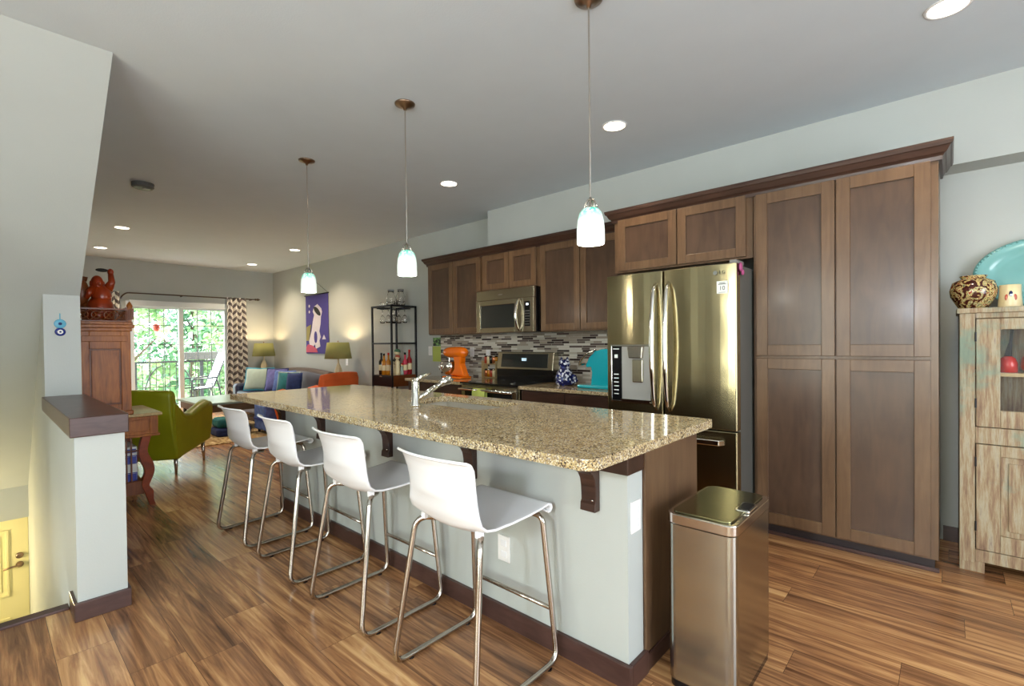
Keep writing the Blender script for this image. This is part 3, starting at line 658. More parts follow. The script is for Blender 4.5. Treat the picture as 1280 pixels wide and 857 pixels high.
st = box1('sticker', M['sticker'], dR, -1.078, -1.012, 3.098, 3.1015, 1.560, 1.637); st['label'] = 'white warranty sticker'
text_mesh('10', .036, M['ink'], 'sticker_number', st, (-1.045, 3.0975, 1.592), FACE_S)
m = MB(); m.box(-1.068, -1.022, 3.0965, 3.098, 1.616, 1.620); m.box(-1.062, -1.028, 3.0965, 3.098, 1.624, 1.627); m.box(-1.066, -1.024, 3.0965, 3.098, 1.566, 1.568); m.build('sticker_print', M['ink'], st)
m = MB()
m.lathe([(.013, 0), (.013, .003), (0, .003)], (-1.085, 3.093, 1.69), 20, 'y'); m.build('badge', M['bright_chrome'], dR)
text_mesh('LG', .030, M['ink'], 'badge_text', dR, (-1.045, 3.099, 1.69), FACE_S)
m = MB(); m.box(-1.01, -.966, 3.12, 3.26, 1.7355, 1.765); m.build('hinge_cover', M['grey_plastic'], fr, bev=.005)
m = MB(); m.ball((-.955, 3.16, 1.72), .022, (.5, 1, 1.3)); m.ball((-.952, 3.19, 1.69), .018, (.5, 1, 1)); tag(m.build('fridge_magnet', plain('magenta_flower', rgb(160, 70, 120), .5), smooth=True), 'small magenta flower magnet on the upper side of the refrigerator', 'magnet')

# ---------------------------------------------------------------- range
rg = thing('range', 'black and stainless steel glass-top electric range', 'stove', (-3.41, 3.7, 0))
RX0, RX1 = -3.805, -3.008
m = MB(); m.box(RX0, RX1, 3.42, 4.04, .06, .845); m.build('body', M['steel2'], rg)
m = MB(); m.box(RX0-.003, RX1+.003, 3.375, 4.04, .845, .866); m.build('cooktop', M['black'], rg, bev=.004)
for (x, y, r) in ((-3.6, 3.54, .105), (-3.2, 3.54, .085), (-3.6, 3.82, .08), (-3.2, 3.82, .105)):
    m = MB(); m.lathe([(r, .866), (r, .8668), (r-.004, .8668), (r-.004, .8666), (0, .8666)], (x, y, 0), 32); m.build('burner', M['darkglass'], rg)
m = MB(); m.box(RX0, RX1, 3.94, 4.04, .866, .98); m.build('backguard', M['black'], rg)
m = MB(); m.prism([(3.93, .975), (4.04, .975), (4.04, 1.165), (3.96, 1.165)], RX0, RX1, 'x'); cp = m.build('control_panel', M['steel2'], rg, bev=.006)
m = MB(); m.prism([(3.928, 1.0), (3.935, 1.0), (3.961, 1.145), (3.954, 1.145)], RX0+.07, RX1-.07, 'x'); m.build('display', M['darkglass'], cp)
m = MB(); m.box(-3.43, -3.37, 3.935, 3.945, 1.07, 1.10); m.build('clock', emit('clock_glow', (.6, .8, .9, 1), .6), cp)
m = MB(); m.box(RX0+.01, RX1-.01, 3.385, 3.42, .25, .835); od = m.build('oven_door', M['steel2'], rg, bev=.005)
box1('oven_window', M['black'], od, RX0+.07, RX1-.07, 3.380, 3.386, .36, .79)
m = MB(); m.tube([(RX0+.03, 3.335, .795), (RX1-.03, 3.335, .795)], .015, 12)
for x in (RX0+.05, RX1-.05): m.tube([(x, 3.335, .795), (x, 3.386, .80)], .011, 10)
m.build('oven_handle', M['bright_chrome'], od, smooth=True)
m = MB(); m.box(RX0+.01, RX1-.01, 3.39, 3.42, .07, .235); m.build('drawer', M['steel2'], rg, bev=.005)
m = MB()
m.grid(lambda u, v: (-3.56+.175*u, 3.335+(-.019 if v < .5 else .019)*math.sin(min(1, abs(v-.5)*8)*PI/2)+.004*math.sin(u*9), .814-abs(v-.5)*.33), 14, 16)
tag(m.build('dish_towel', M['lime_cloth'], smooth=True, solid=.005), 'lime green towel hanging over the oven door handle', 'towel')

# ---------------------------------------------------------------- microwave
mw = thing('microwave', 'stainless steel over-the-range microwave with curved handle', 'microwave', (-3.4, 4.05, 1.37))
box1('body', M['black'], mw, -3.80, -2.995, 3.655, 4.058, 1.372, 1.822)
m = MB(); m.box(-3.80, -2.995, 3.625, 3.655, 1.715, 1.820); m.build('vent_panel', M['steel2'], mw, bev=.003)
m = MB(); md_ = -3.135
m.box(-3.80, -3.74, 3.618, 3.655, 1.375, 1.712); m.box(-3.245, md_, 3.618, 3.655, 1.375, 1.712); m.box(-3.74, -3.245, 3.618, 3.655, 1.662, 1.712); m.box(-3.74, -3.245, 3.618, 3.655, 1.375, 1.425)
mdr = m.build('door', M['steel2'], mw, bev=.003)
box1('door_window', M['darkglass'], mdr, -3.742, -3.243, 3.628, 3.640, 1.423, 1.664)
m = MB(); m.box(md_+.004, -2.995, 3.618, 3.655, 1.375, 1.712); kp = m.build('side_panel', M['steel2'], mw, bev=.003)
box1('keypad', M['black'], kp, -3.108, -3.038, 3.614, 3.620, 1.43, 1.675)
m = MB()
for i in range(6):
    for j in range(3): m.box(-3.100+.021*j, -3.086+.021*j, 3.612, 3.6145, 1.445+.026*i, 1.455+.026*i)
m.build('keypad_marks', M['dkgrey'], kp); box1('clock', emit('clock_glow_white', (.85, .9, 1, 1), 1.2), kp, -3.085, -3.055, 3.611, 3.6145, 1.635, 1.655)
m = MB(); m.tube([(-3.185, 3.62-.055*math.sin(PI*i/16)**.7, 1.39+.31*i/16) for i in range(17)], [.009+.006*math.sin(PI*i/16) for i in range(17)], 12); m.build('handle', M['bright_chrome'], mdr, smooth=True)
m = MB(); m.prism([(-3.44+.03*math.cos(a)*1.2, 1.766+.008*math.sin(a)) for a in [2*PI*k/20 for k in range(20)]], 3.622, 3.6255, 'y'); m.build('badge', M['bright_chrome'], mw)

# ================================================================ ISLAND
isl = thing('kitchen_island', 'kitchen island with pale painted front, brown wood end panel and dark brackets', 'island', (-2.4, 1.9, 0))
IX0, IX1 = -3.87, -.87
m = MB(); m.box(IX0, IX1, 1.577, 1.690, 0, .78); m.build('knee_wall', M['wall'], isl)
m = MB(); m.box(IX0-.004, IX1+.006, 1.570, 1.694, .78, .876); m.build('fascia_board', M['cabd'], isl, bev=.003)
m = MB(); m.box(IX0, -2.56, 1.690, 2.17, .08, .876); m.box(-1.79, IX1, 1.690, 2.17, .08, .876); m.box(-2.56, -1.79, 1.690, 2.17, .08, .66); m.box(-2.56, -1.79, 2.14, 2.17, .66, .876)
m.build('body', M['cabd'], isl)
m = MB(); m.box(IX1, IX1+.012, 1.694, 2.20, .075, .876); m.build('end_panel', M['cab'], isl, bev=.002)
box1('toe_kick', M['toe'], isl, IX0, IX1-.02, 1.69, 2.10, 0, .08)
m = MB(); m.box(IX0-.015, IX1+.018, 1.558, 1.577, 0, .088); m.box(IX1, IX1+.018, 1.577, 1.70, 0, .088); m.box(IX1, IX1+.014, 1.70, 2.18, 0, .07); m.box(IX0-.015, IX0, 1.577, 2.1, 0, .088)
m.build('baseboard', M['trim'], isl, bev=.003)
for i in range(5):
    a = IX0+.02+i*.6; shaker(isl, a, a+.59, .1, .68, 2.19) if False else None
def corbel(x):
    m = MB()
    P = [(1.576, .876), (1.29, .876), (1.285, .866), (1.31, .856), (1.35, .852), (1.385, .838), (1.42, .818), (1.45, .804), (1.48, .797), (1.505, .787), (1.527, .771), (1.541, .748), (1.547, .72), (1.549, .69), (1.550, .665), (1.543, .655), (1.540, .625), (1.576, .625)]
    m.prism(P, x-.034, x+.034, 'x'); c = m.build('corbel', M['cabd'], isl, bev=.003)
    m = MB(); m.ball((x+.018, 1.546, .668), .005); m.build('screw_cap', M['chrome'], c, smooth=True)
for x in (-1.02, -1.695, -2.39, -3.19, -3.83): corbel(x)
# granite top with a sink cut-out
def ctop():
    x0, x1, y0, y1 = -3.90, -.79, 1.215, 2.22; r = .05; m = MB(); pts = []
    for cx, cy, a in ((x1-r, y0+r, -PI/2), (x1-.02, y1-.02, 0), (x0+.02, y1-.02, PI/2), (x0+.03, y0+.03, PI)):
        rr = r if cx == x1-r else (.03 if a == PI else .02)
        for k in range(7): t = a+PI/2*k/6; pts.append((cx+rr*math.cos(t), cy+rr*math.sin(t)))
    hole = []
    hx0, hx1, hy0, hy1, hr = -2.52, -1.83, 1.765, 2.115, .05
    for cx, cy, a in ((hx1-hr, hy0+hr, -PI/2), (hx1-hr, hy1-hr, 0), (hx0+hr, hy1-hr, PI/2), (hx0+hr, hy0+hr, PI)):
        for k in range(6): t = a+PI/2*k/5; hole.append((cx+hr*math.cos(t), cy+hr*math.sin(t)))
    bm = m.bm; loops = []
    for z in (.878, .914):
        E = []; LL = []
        for L_ in (pts, hole):
            vs = [bm.verts.new((x, y, z)) for x, y in L_]; LL.append(vs)
            for i in range(len(vs)): E.append(bm.edges.new((vs[i], vs[(i+1) % len(vs)])))
        bmesh.ops.triangle_fill(bm, edges=E, use_beauty=True); loops.append(LL)
    for L0, L1 in zip(*loops):
        n = len(L0)
        for i in range(n): bm.faces.new([L0[i], L0[(i+1) % n], L1[(i+1) % n], L1[i]])
    o = m.build('island_countertop', M['granite'], bev=.007, seg=3); tag(o, 'long polished speckled granite countertop on the kitchen island', 'countertop')
ctop()
sk = thing('sink', 'stainless steel undermount sink in the island countertop', 'sink', (-2.17, 1.94, .68))
m = MB(); x0, x1, y0, y1 = -2.535, -1.815, 1.75, 2.13
m.box(x0, x1, y0, y1, .680, .688); m.box(x0, x0+.012, y0, y1, .688, .877); m.box(x1-.012, x1, y0, y1, .688, .877); m.box(x0+.012, x1-.012, y0, y0+.012, .688, .877); m.box(x0+.012, x1-.012, y1-.012, y1, .688, .877); m.box(-2.18, -2.165, y0+.012, y1-.012, .688, .84)
m.build('basin', M['sinksteel'], sk)
for x in (-2.35, -1.99): m = MB(); m.lathe([(.04, .689), (.04, .691), (0, .691)], (x, 1.94, 0), 20); m.build('drain', M['bright_chrome'], sk)
fc = thing('faucet', 'chrome pull-out faucet with lever handle on the island', 'faucet', (-2.25, 1.66, .914))
fx, fy = -2.25, 1.66
m = MB(); m.lathe([(.030, .914), (.030, .922), (.024, .930), (.022, 1.05), (.018, 1.065), (0, 1.068)], (fx, fy, 0), 24); m.build('body', M['bright_chrome'], fc, smooth=True)
dx, dy = .03, .235
m = MB(); m.tube([(fx+.003, fy+.01, .950), (fx+dx*.35, fy+dy*.35, .990), (fx+dx*.72, fy+dy*.72, 1.032)], .015, 14); m.build('spout', M['bright_chrome'], fc, smooth=True)
m = MB(); m.tube([(fx+dx*.70, fy+dy*.70, 1.030), (fx+dx*.80, fy+dy*.80, 1.042), (fx+dx*.95, fy+dy*.95, 1.050), (fx+dx, fy+dy, 1.040)], [.018, .024, .027, .024], 14); m.build('spray_head', M['bright_chrome'], fc, smooth=True)
m = MB(); m.tube([(fx, fy, 1.06), (fx+.012, fy+.03, 1.078), (fx+.025, fy+.09, 1.098)], [.014, .009, .006], 10); m.build('lever', M['bright_chrome'], fc, smooth=True)
def outlet(label, c, face, w_=.072, h=.116, kind='outlet'):
    x, y, z = c; t = thing('wall_outlet', label, 'outlet', c)
    if face == 'y':
        box1('cover_plate', M['plate_white'], t, x-w_/2, x+w_/2, y-.006, y, z-h/2, z+h/2, bev=.002)
        for s in (-1, 1): box1('socket', M['white_plastic'], t, x-.017, x+.017, y-.0085, y-.005, z+s*.025-.014, z+s*.025+.014, bev=.002)
    else:
        box1('cover_plate', M['plate_white'], t, x, x+.006, y-w_/2, y+w_/2, z-h/2, z+h/2, bev=.002)
        for s in (-1, 1): box1('socket', M['white_plastic'], t, x+.005, x+.0085, y-.017, y+.017, z+s*.025-.014, z+s*.025+.014, bev=.002)
outlet('white outlet low on the island front behind the nearest stool', (-1.49, 1.577, .342), 'y')
outlet('white outlet high on the narrow painted end of the island', (-.87, 1.632, .618), 'x')
outlet('white switch plate on the wall left of the calendar', (-5.16, 4.06, 1.17), 'y', .075, .12)
outlet('white outlet on the tiled backsplash beside the mixer', (-4.33, 4.048, 1.16), 'y')
outlet('white outlet on the tiled backsplash beside the spice rack', (-4.05, 4.048, 1.13), 'y')
outlet('white cable plate on the living room wall by the tapestry', (-7.35, 4.06, .98), 'y')

# ================================================================ STOOLS
def make_stool():
    t = thing('bar_stool', '', 'stool')
    # shell: profile (y,z), swept across x
    prof = [(-.225, .872), (-.205, .862), (-.190, .835), (-.178, .79), (-.170, .74), (-.168, .70), (-.166, .665), (-.155, .635), (-.130, .616), (-.09, .608), (0, .606), (.10, .609), (.18, .616), (.215, .622), (.233, .617), (.238, .603), (.228, .592), (.212, .592)]
    P = []
    for i in range(len(prof)-1):
        for k in range(3): a, b = prof[i], prof[i+1]; P.append((a[0]+(b[0]-a[0])*k/3, a[1]+(b[1]-a[1])*k/3))
    P.append(prof[-1])
    m = MB(); n = len(P)-1; nx = 16
    def f(u, v):
        i = v*n; k = min(int(i), n-1); q = i-k; y = P[k][0]*(1-q)+P[k+1][0]*q; z = P[k][1]*(1-q)+P[k+1][1]*q
        s = 2*u-1
        hw = .198
        if z > .66: hw = .198 - .010*math.sin(min(1, (z-.66)/.17)*PI)
        back = max(0, min(1, (z-.63)/.1))
        y -= back*(.040*(1-s*s)) 
        if z < .70 and y < .2: z -= min(1, (.70-z)/.07)*.026*(1-s*s)*max(0, min(1, (.10-y)/.18))
        if v < .06: z -= 0.004*s*s
        return (hw*s, y, z)
    m.grid(f, nx, n); m.build('seat_shell', M['white_plastic'], t, world=False, smooth=True, solid=.009, bev=.002)
    for sx in (-1, 1):
        # one continuous tube per side: rear leg, floor runner, front leg
        pa = rounded([(sx*.10, -.06, .572), (sx*.182, -.150, .588), (sx*.232, -.232, .012), (sx*.232, .215, .012), (sx*.200, .170, .588), (sx*.13, .165, .590)], .06, 6)
        m = MB(); m.tube(pa, .0115, 12); m.build('leg', M['chrome'], t, world=False, smooth=True)
        m = MB(); m.lathe([(.014, 0), (.014, .006), (0, .006)], (sx*.232, -.15, .0), 10); m.lathe([(.014, 0), (.014, .006), (0, .006)], (sx*.232, .16, .0), 10); m.build('floor_glide', M['black'], t, world=False)
    m = MB(); m.tube([(-.213, .203, .215), (.213, .203, .215)], .009, 10); m.build('footrest', M['chrome'], t, world=False, smooth=True)
    m = MB(); m.tube([(-.10, -.06, .572), (.10, -.06, .572)], .011, 10); m.build('crossbar', M['chrome'], t, world=False, smooth=True)
    m = MB(); m.tube([(-.13, .165, .590), (.13, .165, .590)], .011, 10); m.build('crossbar', M['chrome'], t, world=False, smooth=True)
    for sx in (-1, 1):
        m = MB(); m.box(sx*.155-.012, sx*.155+.012, -.140, -.115, .580, .604); m.build('seat_clip', M['white_plastic'], t, world=False, bev=.003)
    return t
st0 = make_stool()
sl_ = ['white bar stool nearest the camera, beside the island outlet', 'white bar stool second from the trash can along the island', 'white bar stool third from the trash can, between two others', 'white bar stool at the far end of the island, nearest the green armchair']
for i, x in enumerate((-1.385, -2.095, -2.787, -3.47)):
    o = st0 if i == 0 else copy_tree(st0)
    o.location = (x, 1.302, 0); o['label'] = sl_[i]; o['group'] = 'bar stools along the island'
    o.rotation_euler.z = (0, .01, -.015, .02)[i]

# ================================================================ TRASH CAN
tc_ = thing('trash_can', 'tall rectangular stainless steel sensor trash can', 'trash can', (-.655, 1.905, 0))
def rrect(x0, x1, y0, y1, r, n=6):
    p = []
    for cx, cy, a in ((x1-r, y0+r, -PI/2), (x1-r, y1-r, 0), (x0+r, y1-r, PI/2), (x0+r, y0+r, PI)):
        for k in range(n+1): t = a+PI/2*k/n; p.append((cx+r*math.cos(t), cy+r*math.sin(t)))
    return p
X0, X1, Y0, Y1 = -.780, -.530, 1.690, 2.125
m = MB(); m.prism(rrect(X0+.006, X1-.006, Y0+.006, Y1-.006, .035), 0, .03, 'z'); m.build('base', M['black'], tc_)
m = MB(); m.prism(rrect(X0+.003, X1-.003, Y0+.003, Y1-.003, .035), .03, .60, 'z'); m.build('body', M['steelcan'], tc_)
m = MB(); m.prism(rrect(X0, X1, Y0, Y1, .038), .602, .640, 'z'); m.build('lid_rim', M['chrome'], tc_, bev=.004)
m = MB(); m.prism(rrect(X0+.018, X1-.022, Y0+.015, Y1-.015, .03), .640, .646, 'z'); m.build('lid', M['steeldark'], tc_, bev=.002)
m = MB(); yc = 1.907
m.prism(rrect(X1-.058, X1-.004, yc-.055, yc+.055, .012), .641, .649, 'z'); sn = m.build('sensor_bezel', M['bright_chrome'], tc_, bev=.002)
m = MB(); m.prism(rrect(X1-.050, X1-.012, yc-.045, yc+.045, .01), .649, .651, 'z'); m.build('sensor', M['black'], sn)

# ================================================================ CEILING LIGHTS
def pendant(x, label):
    y = 1.775; t = thing('pendant_light', label, 'light', (x, y, CZ), 0, 'pendant lights above the island')
    m = MB(); m.lathe([(.062, CZ), (.060, CZ-.008), (.035, CZ-.018), (.012, CZ-.026), (.008, CZ-.04), (0, CZ-.04)], (x, y, 0), 28); m.build('canopy', M['nickel'], t, smooth=True)
    m = MB(); m.tube([(x, y, CZ-.035), (x, y, 2.3), (x, y, 1.86)], .004, 8); m.build('cord', M['chrome'], t)
    m = MB()
    m.tube([(x+.032*math.cos(a), y, 1.842+.040*math.sin(a)) for a in [PI*k/12 for k in range(13)]], .004, 8)
    m.tube([(x, y+.032*math.cos(a), 1.842+.040*math.sin(a)) for a in [PI*k/12 for k in range(13)]], .004, 8)
    m.lathe([(.006, 1.89), (.006, 1.80), (0, 1.80)], (x, y, 0), 12); m.build('fitter', M['chrome'], t, smooth=True)
    m = MB(); m.lathe([(.026, 1.842), (.034, 1.840), (.048, 1.822), (.056, 1.79), (.0595, 1.75), (.0600, 1.70), (.058, 1.690), (.0555, 1.690), (.0575, 1.75), (.052, 1.79), (.044, 1.818), (.030, 1.835), (.026, 1.836)], (x, y, 0), 32); g = m.build('glass_shade', M['pendant'], t, smooth=True)
    l = bpy.data.lights.new('pendant_bulb', 'POINT'); l.energy = 7; l.color = (1, .95, .82); l.shadow_soft_size = .03
    o = bpy.data.objects.new('pendant_bulb', l); COL.objects.link(o); o.location = (x, y, 1.66); o.location.z = 1.665
def pend_mat():
    m, N, L, B = new_mat('pendant_glass'); tc = N.new('ShaderNodeTexCoord'); sp = N.new('ShaderNodeSeparateXYZ'); L.new(tc.outputs['Object'], sp.inputs[0])
    nz = N.new('ShaderNodeTexNoise'); nz.inputs['Scale'].default_value = 55; L.new(tc.outputs['Object'], nz.inputs['Vector'])
    mr = N.new('ShaderNodeMapRange'); mr.inputs[1].default_value = -.965; mr.inputs[2].default_value = -.91; L.new(sp.outputs[2], mr.inputs[0])
    mu = N.new('ShaderNodeMath'); mu.operation = 'MULTIPLY'; L.new(mr.outputs[0], mu.inputs[0])
    r0 = ramp(N, [(.4, (.25, .25, .25, 1)), (.55, (1, 1, 1, 1))]); L.new(nz.outputs['Fac'], r0.inputs['Fac']); L.new(r0.outputs['Color'], mu.inputs[1])
    r = ramp(N, [(0, (.90, 1, .95, 1)), (1, (.10, .60, .44, 1))]); L.new(mu.outputs[0], r.inputs['Fac'])
    L.new(r.outputs['Color'], B.inputs['Base Color']); L.new(r.outputs['Color'], B.inputs['Emission Color']); B.inputs['Emission Strength'].default_value = .4
    B.inputs['Roughness'].default_value = .15
    return m
M['pendant'] = pend_mat()
pendant(-1.145, 'glowing glass pendant light nearest the camera, over the wide end of the island')
pendant(-2.475, 'glowing glass pendant light, middle one of three over the island')
pendant(-3.80, 'glowing glass pendant light farthest from the camera, nearest the tapestry')
def downlight(x, y, label, e=34, vis=True):
    t = thing('recessed_light', label, 'light', (x, y, CZ), 0, 'recessed ceiling lights')
    m = MB(); m.lathe([(.085, CZ), (.084, CZ-.004), (.074, CZ-.006), (.070, CZ-.002)], (x, y, 0), 32); m.build('trim_ring', M['white_plastic'], t, smooth=True)
    m = MB(); m.lathe([(.071, CZ-.003), (0, CZ-.0032)], (x, y, 0), 32); m.build('bulb', M['dl'], t)
    l = bpy.data.lights.new('recessed_beam', 'SPOT'); l.energy = e; l.color = (1, .80, .56); l.spot_size = 2.3; l.spot_blend = .6; l.shadow_soft_size = .06
    o = bpy.data.objects.new('recessed_beam', l); COL.objects.link(o); o.location = (x, y, CZ-.02)
DLS = [(-.005, 2.915, 'lit recessed ceiling light nearest the pantry top corner'), (-1.695, 2.935, 'lit recessed ceiling light above the refrigerator front'), (-3.418, 2.927, 'lit recessed ceiling light in front of the microwave cabinets'),
       (-7.52, 3.30, 'lit recessed living room ceiling light nearer the camera on the tapestry side'), (-9.38, 3.34, 'lit recessed living room ceiling light by the curtain corner'),
       (-7.56, 1.2, 'lit recessed living room ceiling light nearest the smoke alarm'), (-9.3, 1.22, 'lit recessed living room ceiling light above the carved figurine')]
for x, y, lb in DLS: downlight(x, y, lb, 95 if x < -6 else 34)
dn = thing('added_flash_lamp', 'round glowing lamp added behind the camera to stand in for a flash', 'light', (-.35, -1.15, CZ))  # unseen globe and bluish bulb added here in place of a camera flash
m = MB(); m.tube([(-.35, -1.15, CZ), (-.35, -1.15, 1.92)], .005, 8); m.build('cord', M['nickel'], dn)
m = MB(); m.ball((-.35, -1.15, 1.82), .10); m.build('globe', emit('globe_glow', (.85, .92, 1, 1), 2), dn, smooth=True)
l = bpy.data.lights.new('added_flash_bulb', 'POINT'); l.energy = 105; l.color = (.80, .88, 1); l.shadow_soft_size = .07
o = bpy.data.objects.new('added_flash_bulb', l); COL.objects.link(o); o.location = (-.35, -1.15, 1.66)
sm = thing('smoke_alarm', 'grey slatted smoke alarm on the ceiling', 'alarm', (-5.39, 1.01, CZ))
m = MB(); m.lathe([(.085, CZ), (.085, CZ-.012), (.080, CZ-.014), (.080, CZ-.022), (.083, CZ-.024), (.083, CZ-.034), (.07, CZ-.046), (0, CZ-.048)], (-5.39, 1.01, 0), 28); m.build('body', M['dkgrey'], sm)
m = MB(); m.lathe([(.03, CZ-.048), (.03, CZ-.054), (0, CZ-.054)], (-5.37, 1.03, 0), 16); m.build('button', M['grey_plastic'], sm)
# entry light
el = thing('entry_sconce', 'small dome wall lamp in the stairwell over the entry', 'light', (-6.2, -.95, -.6))
m = MB(); m.ball((-6.2, -.90, -.6), .09, (1, .6, 1)); m.build('dome', M['lampglow'], el, smooth=True)
l = bpy.data.lights.new('entry_bulb', 'POINT'); l.energy = 55; l.color = (1, .82, .48); l.shadow_soft_size = .1
o = bpy.data.objects.new('entry_bulb', l); COL.objects.link(o); o.location = (-6.2, -.7, -.6)

# ================================================================ BAR SHELF (etagere)
sh = thing('bar_shelf', 'tall black metal open bar shelf with a drawer beside the wall cabinets', 'shelf', (-5.66, 3.84, 0))
a, b, c, d = -5.91, -5.43, 3.63, 4.04
for x in (a, b-.022):
    for y in (c, d-.022): box1('post', M['blackmetal'], sh, x, x+.022, y, y+.022, 0, 1.785)
def sframe(z, top=False):
    m = MB(); m.box(a, b, c, c+.022, z-.022, z); m.box(a, b, d-.022, d, z-.022, z); m.box(a, a+.022, c+.022, d-.022, z-.022, z); m.box(b-.022, b, c+.022, d-.022, z-.022, z); m.build('shelf_frame', M['blackmetal'], sh)
sframe(1.785); sframe(1.285); sframe(.40)
m = MB(); m.box(a+.024, b-.024, c+.024, d-.024, 1.770, 1.776); m.build('glass_shelf', M['pane'], sh)
m = MB(); m.box(a+.024, b-.024, c+.024, d-.024, 1.270, 1.276); m.build('glass_shelf', M['pane'], sh)
m = MB(); m.box(a+.005, b-.005, c+.03, d-.005, .70, .848); m.build('drawer_box', M['desk_dark'], sh)
m = MB(); m.box(a+.024, b-.024, c+.005, c+.03, .70, .845); dd = m.build('drawer', M['blackmetal'], sh, bev=.003)
m = MB(); m.tube([(-5.70, c-.008, .83), (-5.64, c-.008, .83)], .006, 8); m.build('drawer_handle', M['chrome'], dd)
m = MB()
for k in range(3): m.box(a+.09+.14*k, a+.10+.14*k, c+.03, d-.03, 1.745, 1.755); 
m.build('glass_rack', M['blackmetal'], sh)
def wineglass(x, y, label):
    t = thing('wine_glass', label, 'glass', (x, y, 1.56), 0, 'wine glasses hanging in the bar shelf')
    m = MB(); m.lathe([(.034, 1.742), (.034, 1.739), (.005, 1.735), (.004, 1.665), (.02, 1.652), (.036, 1.62), (.036, 1.585), (.030, 1.555), (.0285, 1.555), (.0345, 1.585), (.0345, 1.62), (.018, 1.650), (0, 1.657)], (x, y, 0), 18); m.build('bowl', M['glass'], t, smooth=True)
for i in range(6): wineglass(-5.80+.14*(i % 3), 3.74+.17*(i//3), 'upside-down wine glass hanging from the rack under the bar shelf top')
def bottle(x, y, z, h, r, mat, cap, label, cat='bottle', group='bottles in the bar shelf'):
    t = thing('liquor_bottle', label, cat, (x, y, z), 0, group)
    m = MB(); m.lathe([(r*.9, z), (r, z+.01), (r, z+h*.6), (r*.4, z+h*.72), (r*.34, z+h*.95), (0, z+h*.95)], (x, y, 0), 18); m.build('body', mat, t, smooth=True)
    m = MB(); m.lathe([(r*.4, z+h*.90), (r*.4, z+h), (0, z+h)], (x, y, 0), 14); m.build('cap', cap, t, smooth=True)
    m = MB(); m.lathe([(r*1.02, z+h*.2), (r*1.02, z+h*.45)], (x, y, 0), 18); m.build('paper_label', M['cream'], t)
SZ = .849
bottle(-5.78, 3.70, SZ, .30, .036, M['darkbottle'], M['black'], 'dark bottle on the bar shelf nearest its outer post')
bottle(-5.70, 3.69, SZ, .29, .034, M['amber'], M['black'], 'amber bottle between the dark bottle and the corner post of the bar shelf')
bottle(-5.61, 3.70, SZ, .30, .034, M['amber'], M['red'], 'amber bottle with red cap beside the corner post of the bar shelf')
bottle(-5.50, 3.96, SZ, .34, .036, plain('red_bottle', rgb(150, 28, 36), .1, coat=.5), M['red'], 'tall red bottle at the wall end of the bar shelf')
bottle(-5.50, 3.89, SZ, .30, .034, plain('rose_bottle', rgb(190, 60, 80), .1, coat=.5), M['black'], 'rose coloured bottle next to the tall red bottle')
def doll(x, y, h, mat, top, label):
    t = thing('figurine', label, 'figurine', (x, y, SZ))
    m = MB(); m.lathe([(h*.15, SZ), (h*.14, SZ+h*.15), (h*.11, SZ+h*.5), (h*.13, SZ+h*.62), (h*.05, SZ+h*.74), (0, SZ+h*.75)], (x, y, 0), 18); m.build('robe', mat, t, smooth=True)
    m = MB(); m.ball((x, y, SZ+h*.84), h*.11); m.build('head', M['cream'], t, smooth=True)
    m = MB(); m.ball((x, y+.004, SZ+h*.88), h*.12, (1, 1, .8)); m.build('hat', top, t, smooth=True)
doll(-5.50, 3.69, .22, M['cream'], M['bblack'], 'cream robed figurine at the front corner of the bar shelf')
doll(-5.50, 3.765, .28, M['cream'], M['terra'], 'taller cream figurine with brown hat in the bar shelf')
doll(-5.61, 3.84, .36, M['bark'], M['leaf2'], 'tall dark figurine with green hat behind the cream ones')
doll(-5.49, 3.83, .16, M['sage_fabric'], M['red'], 'small pale figurine with red hat beside the rose bottle')
def jar(x, y, label):
    t = thing('glass_jar', label, 'jar', (x, y, 1.786))
    z = 1.786; m = MB(); m.lathe([(.055, z), (.062, z+.01), (.062, z+.13), (.042, z+.17), (.040, z+.20), (.037, z+.20), (.039, z+.17), (.058, z+.13), (.058, z+.012), (0, z+.010)], (x, y, 0), 24); m.build('body', M['glass'], t, smooth=True)
    m = MB(); m.lathe([(.044, z+.201), (.044, z+.225), (0, z+.227)], (x, y, 0), 20); m.build('lid', M['grey_plastic'], t, smooth=True)
jar(-5.68, 3.80, 'clear glass jar with grey lid on the bar shelf, outer one'); jar(-5.54, 3.86, 'clear glass jar with grey lid on the bar shelf, nearer the cabinets')
m = MB(); m.ball((-5.83, 3.75, 1.816), .03); tag(m.build('glass_ball', M['glass'], smooth=True), 'small clear glass ball on the bar shelf top beside the jars', 'ornament')

# calendar, backsplash things
ca = thing('wall_calendar', 'wall calendar with garden photo above a yellow-green page', 'calendar', (-5.0, 4.06, 1.17))
box1('photo', M['photo'], ca, -5.09, -4.90, 4.050, 4.0585, 1.235, 1.345); box1('page', M['lime_cloth'], ca, -5.10, -4.90, 4.050, 4.0585, 1.03, 1.230)

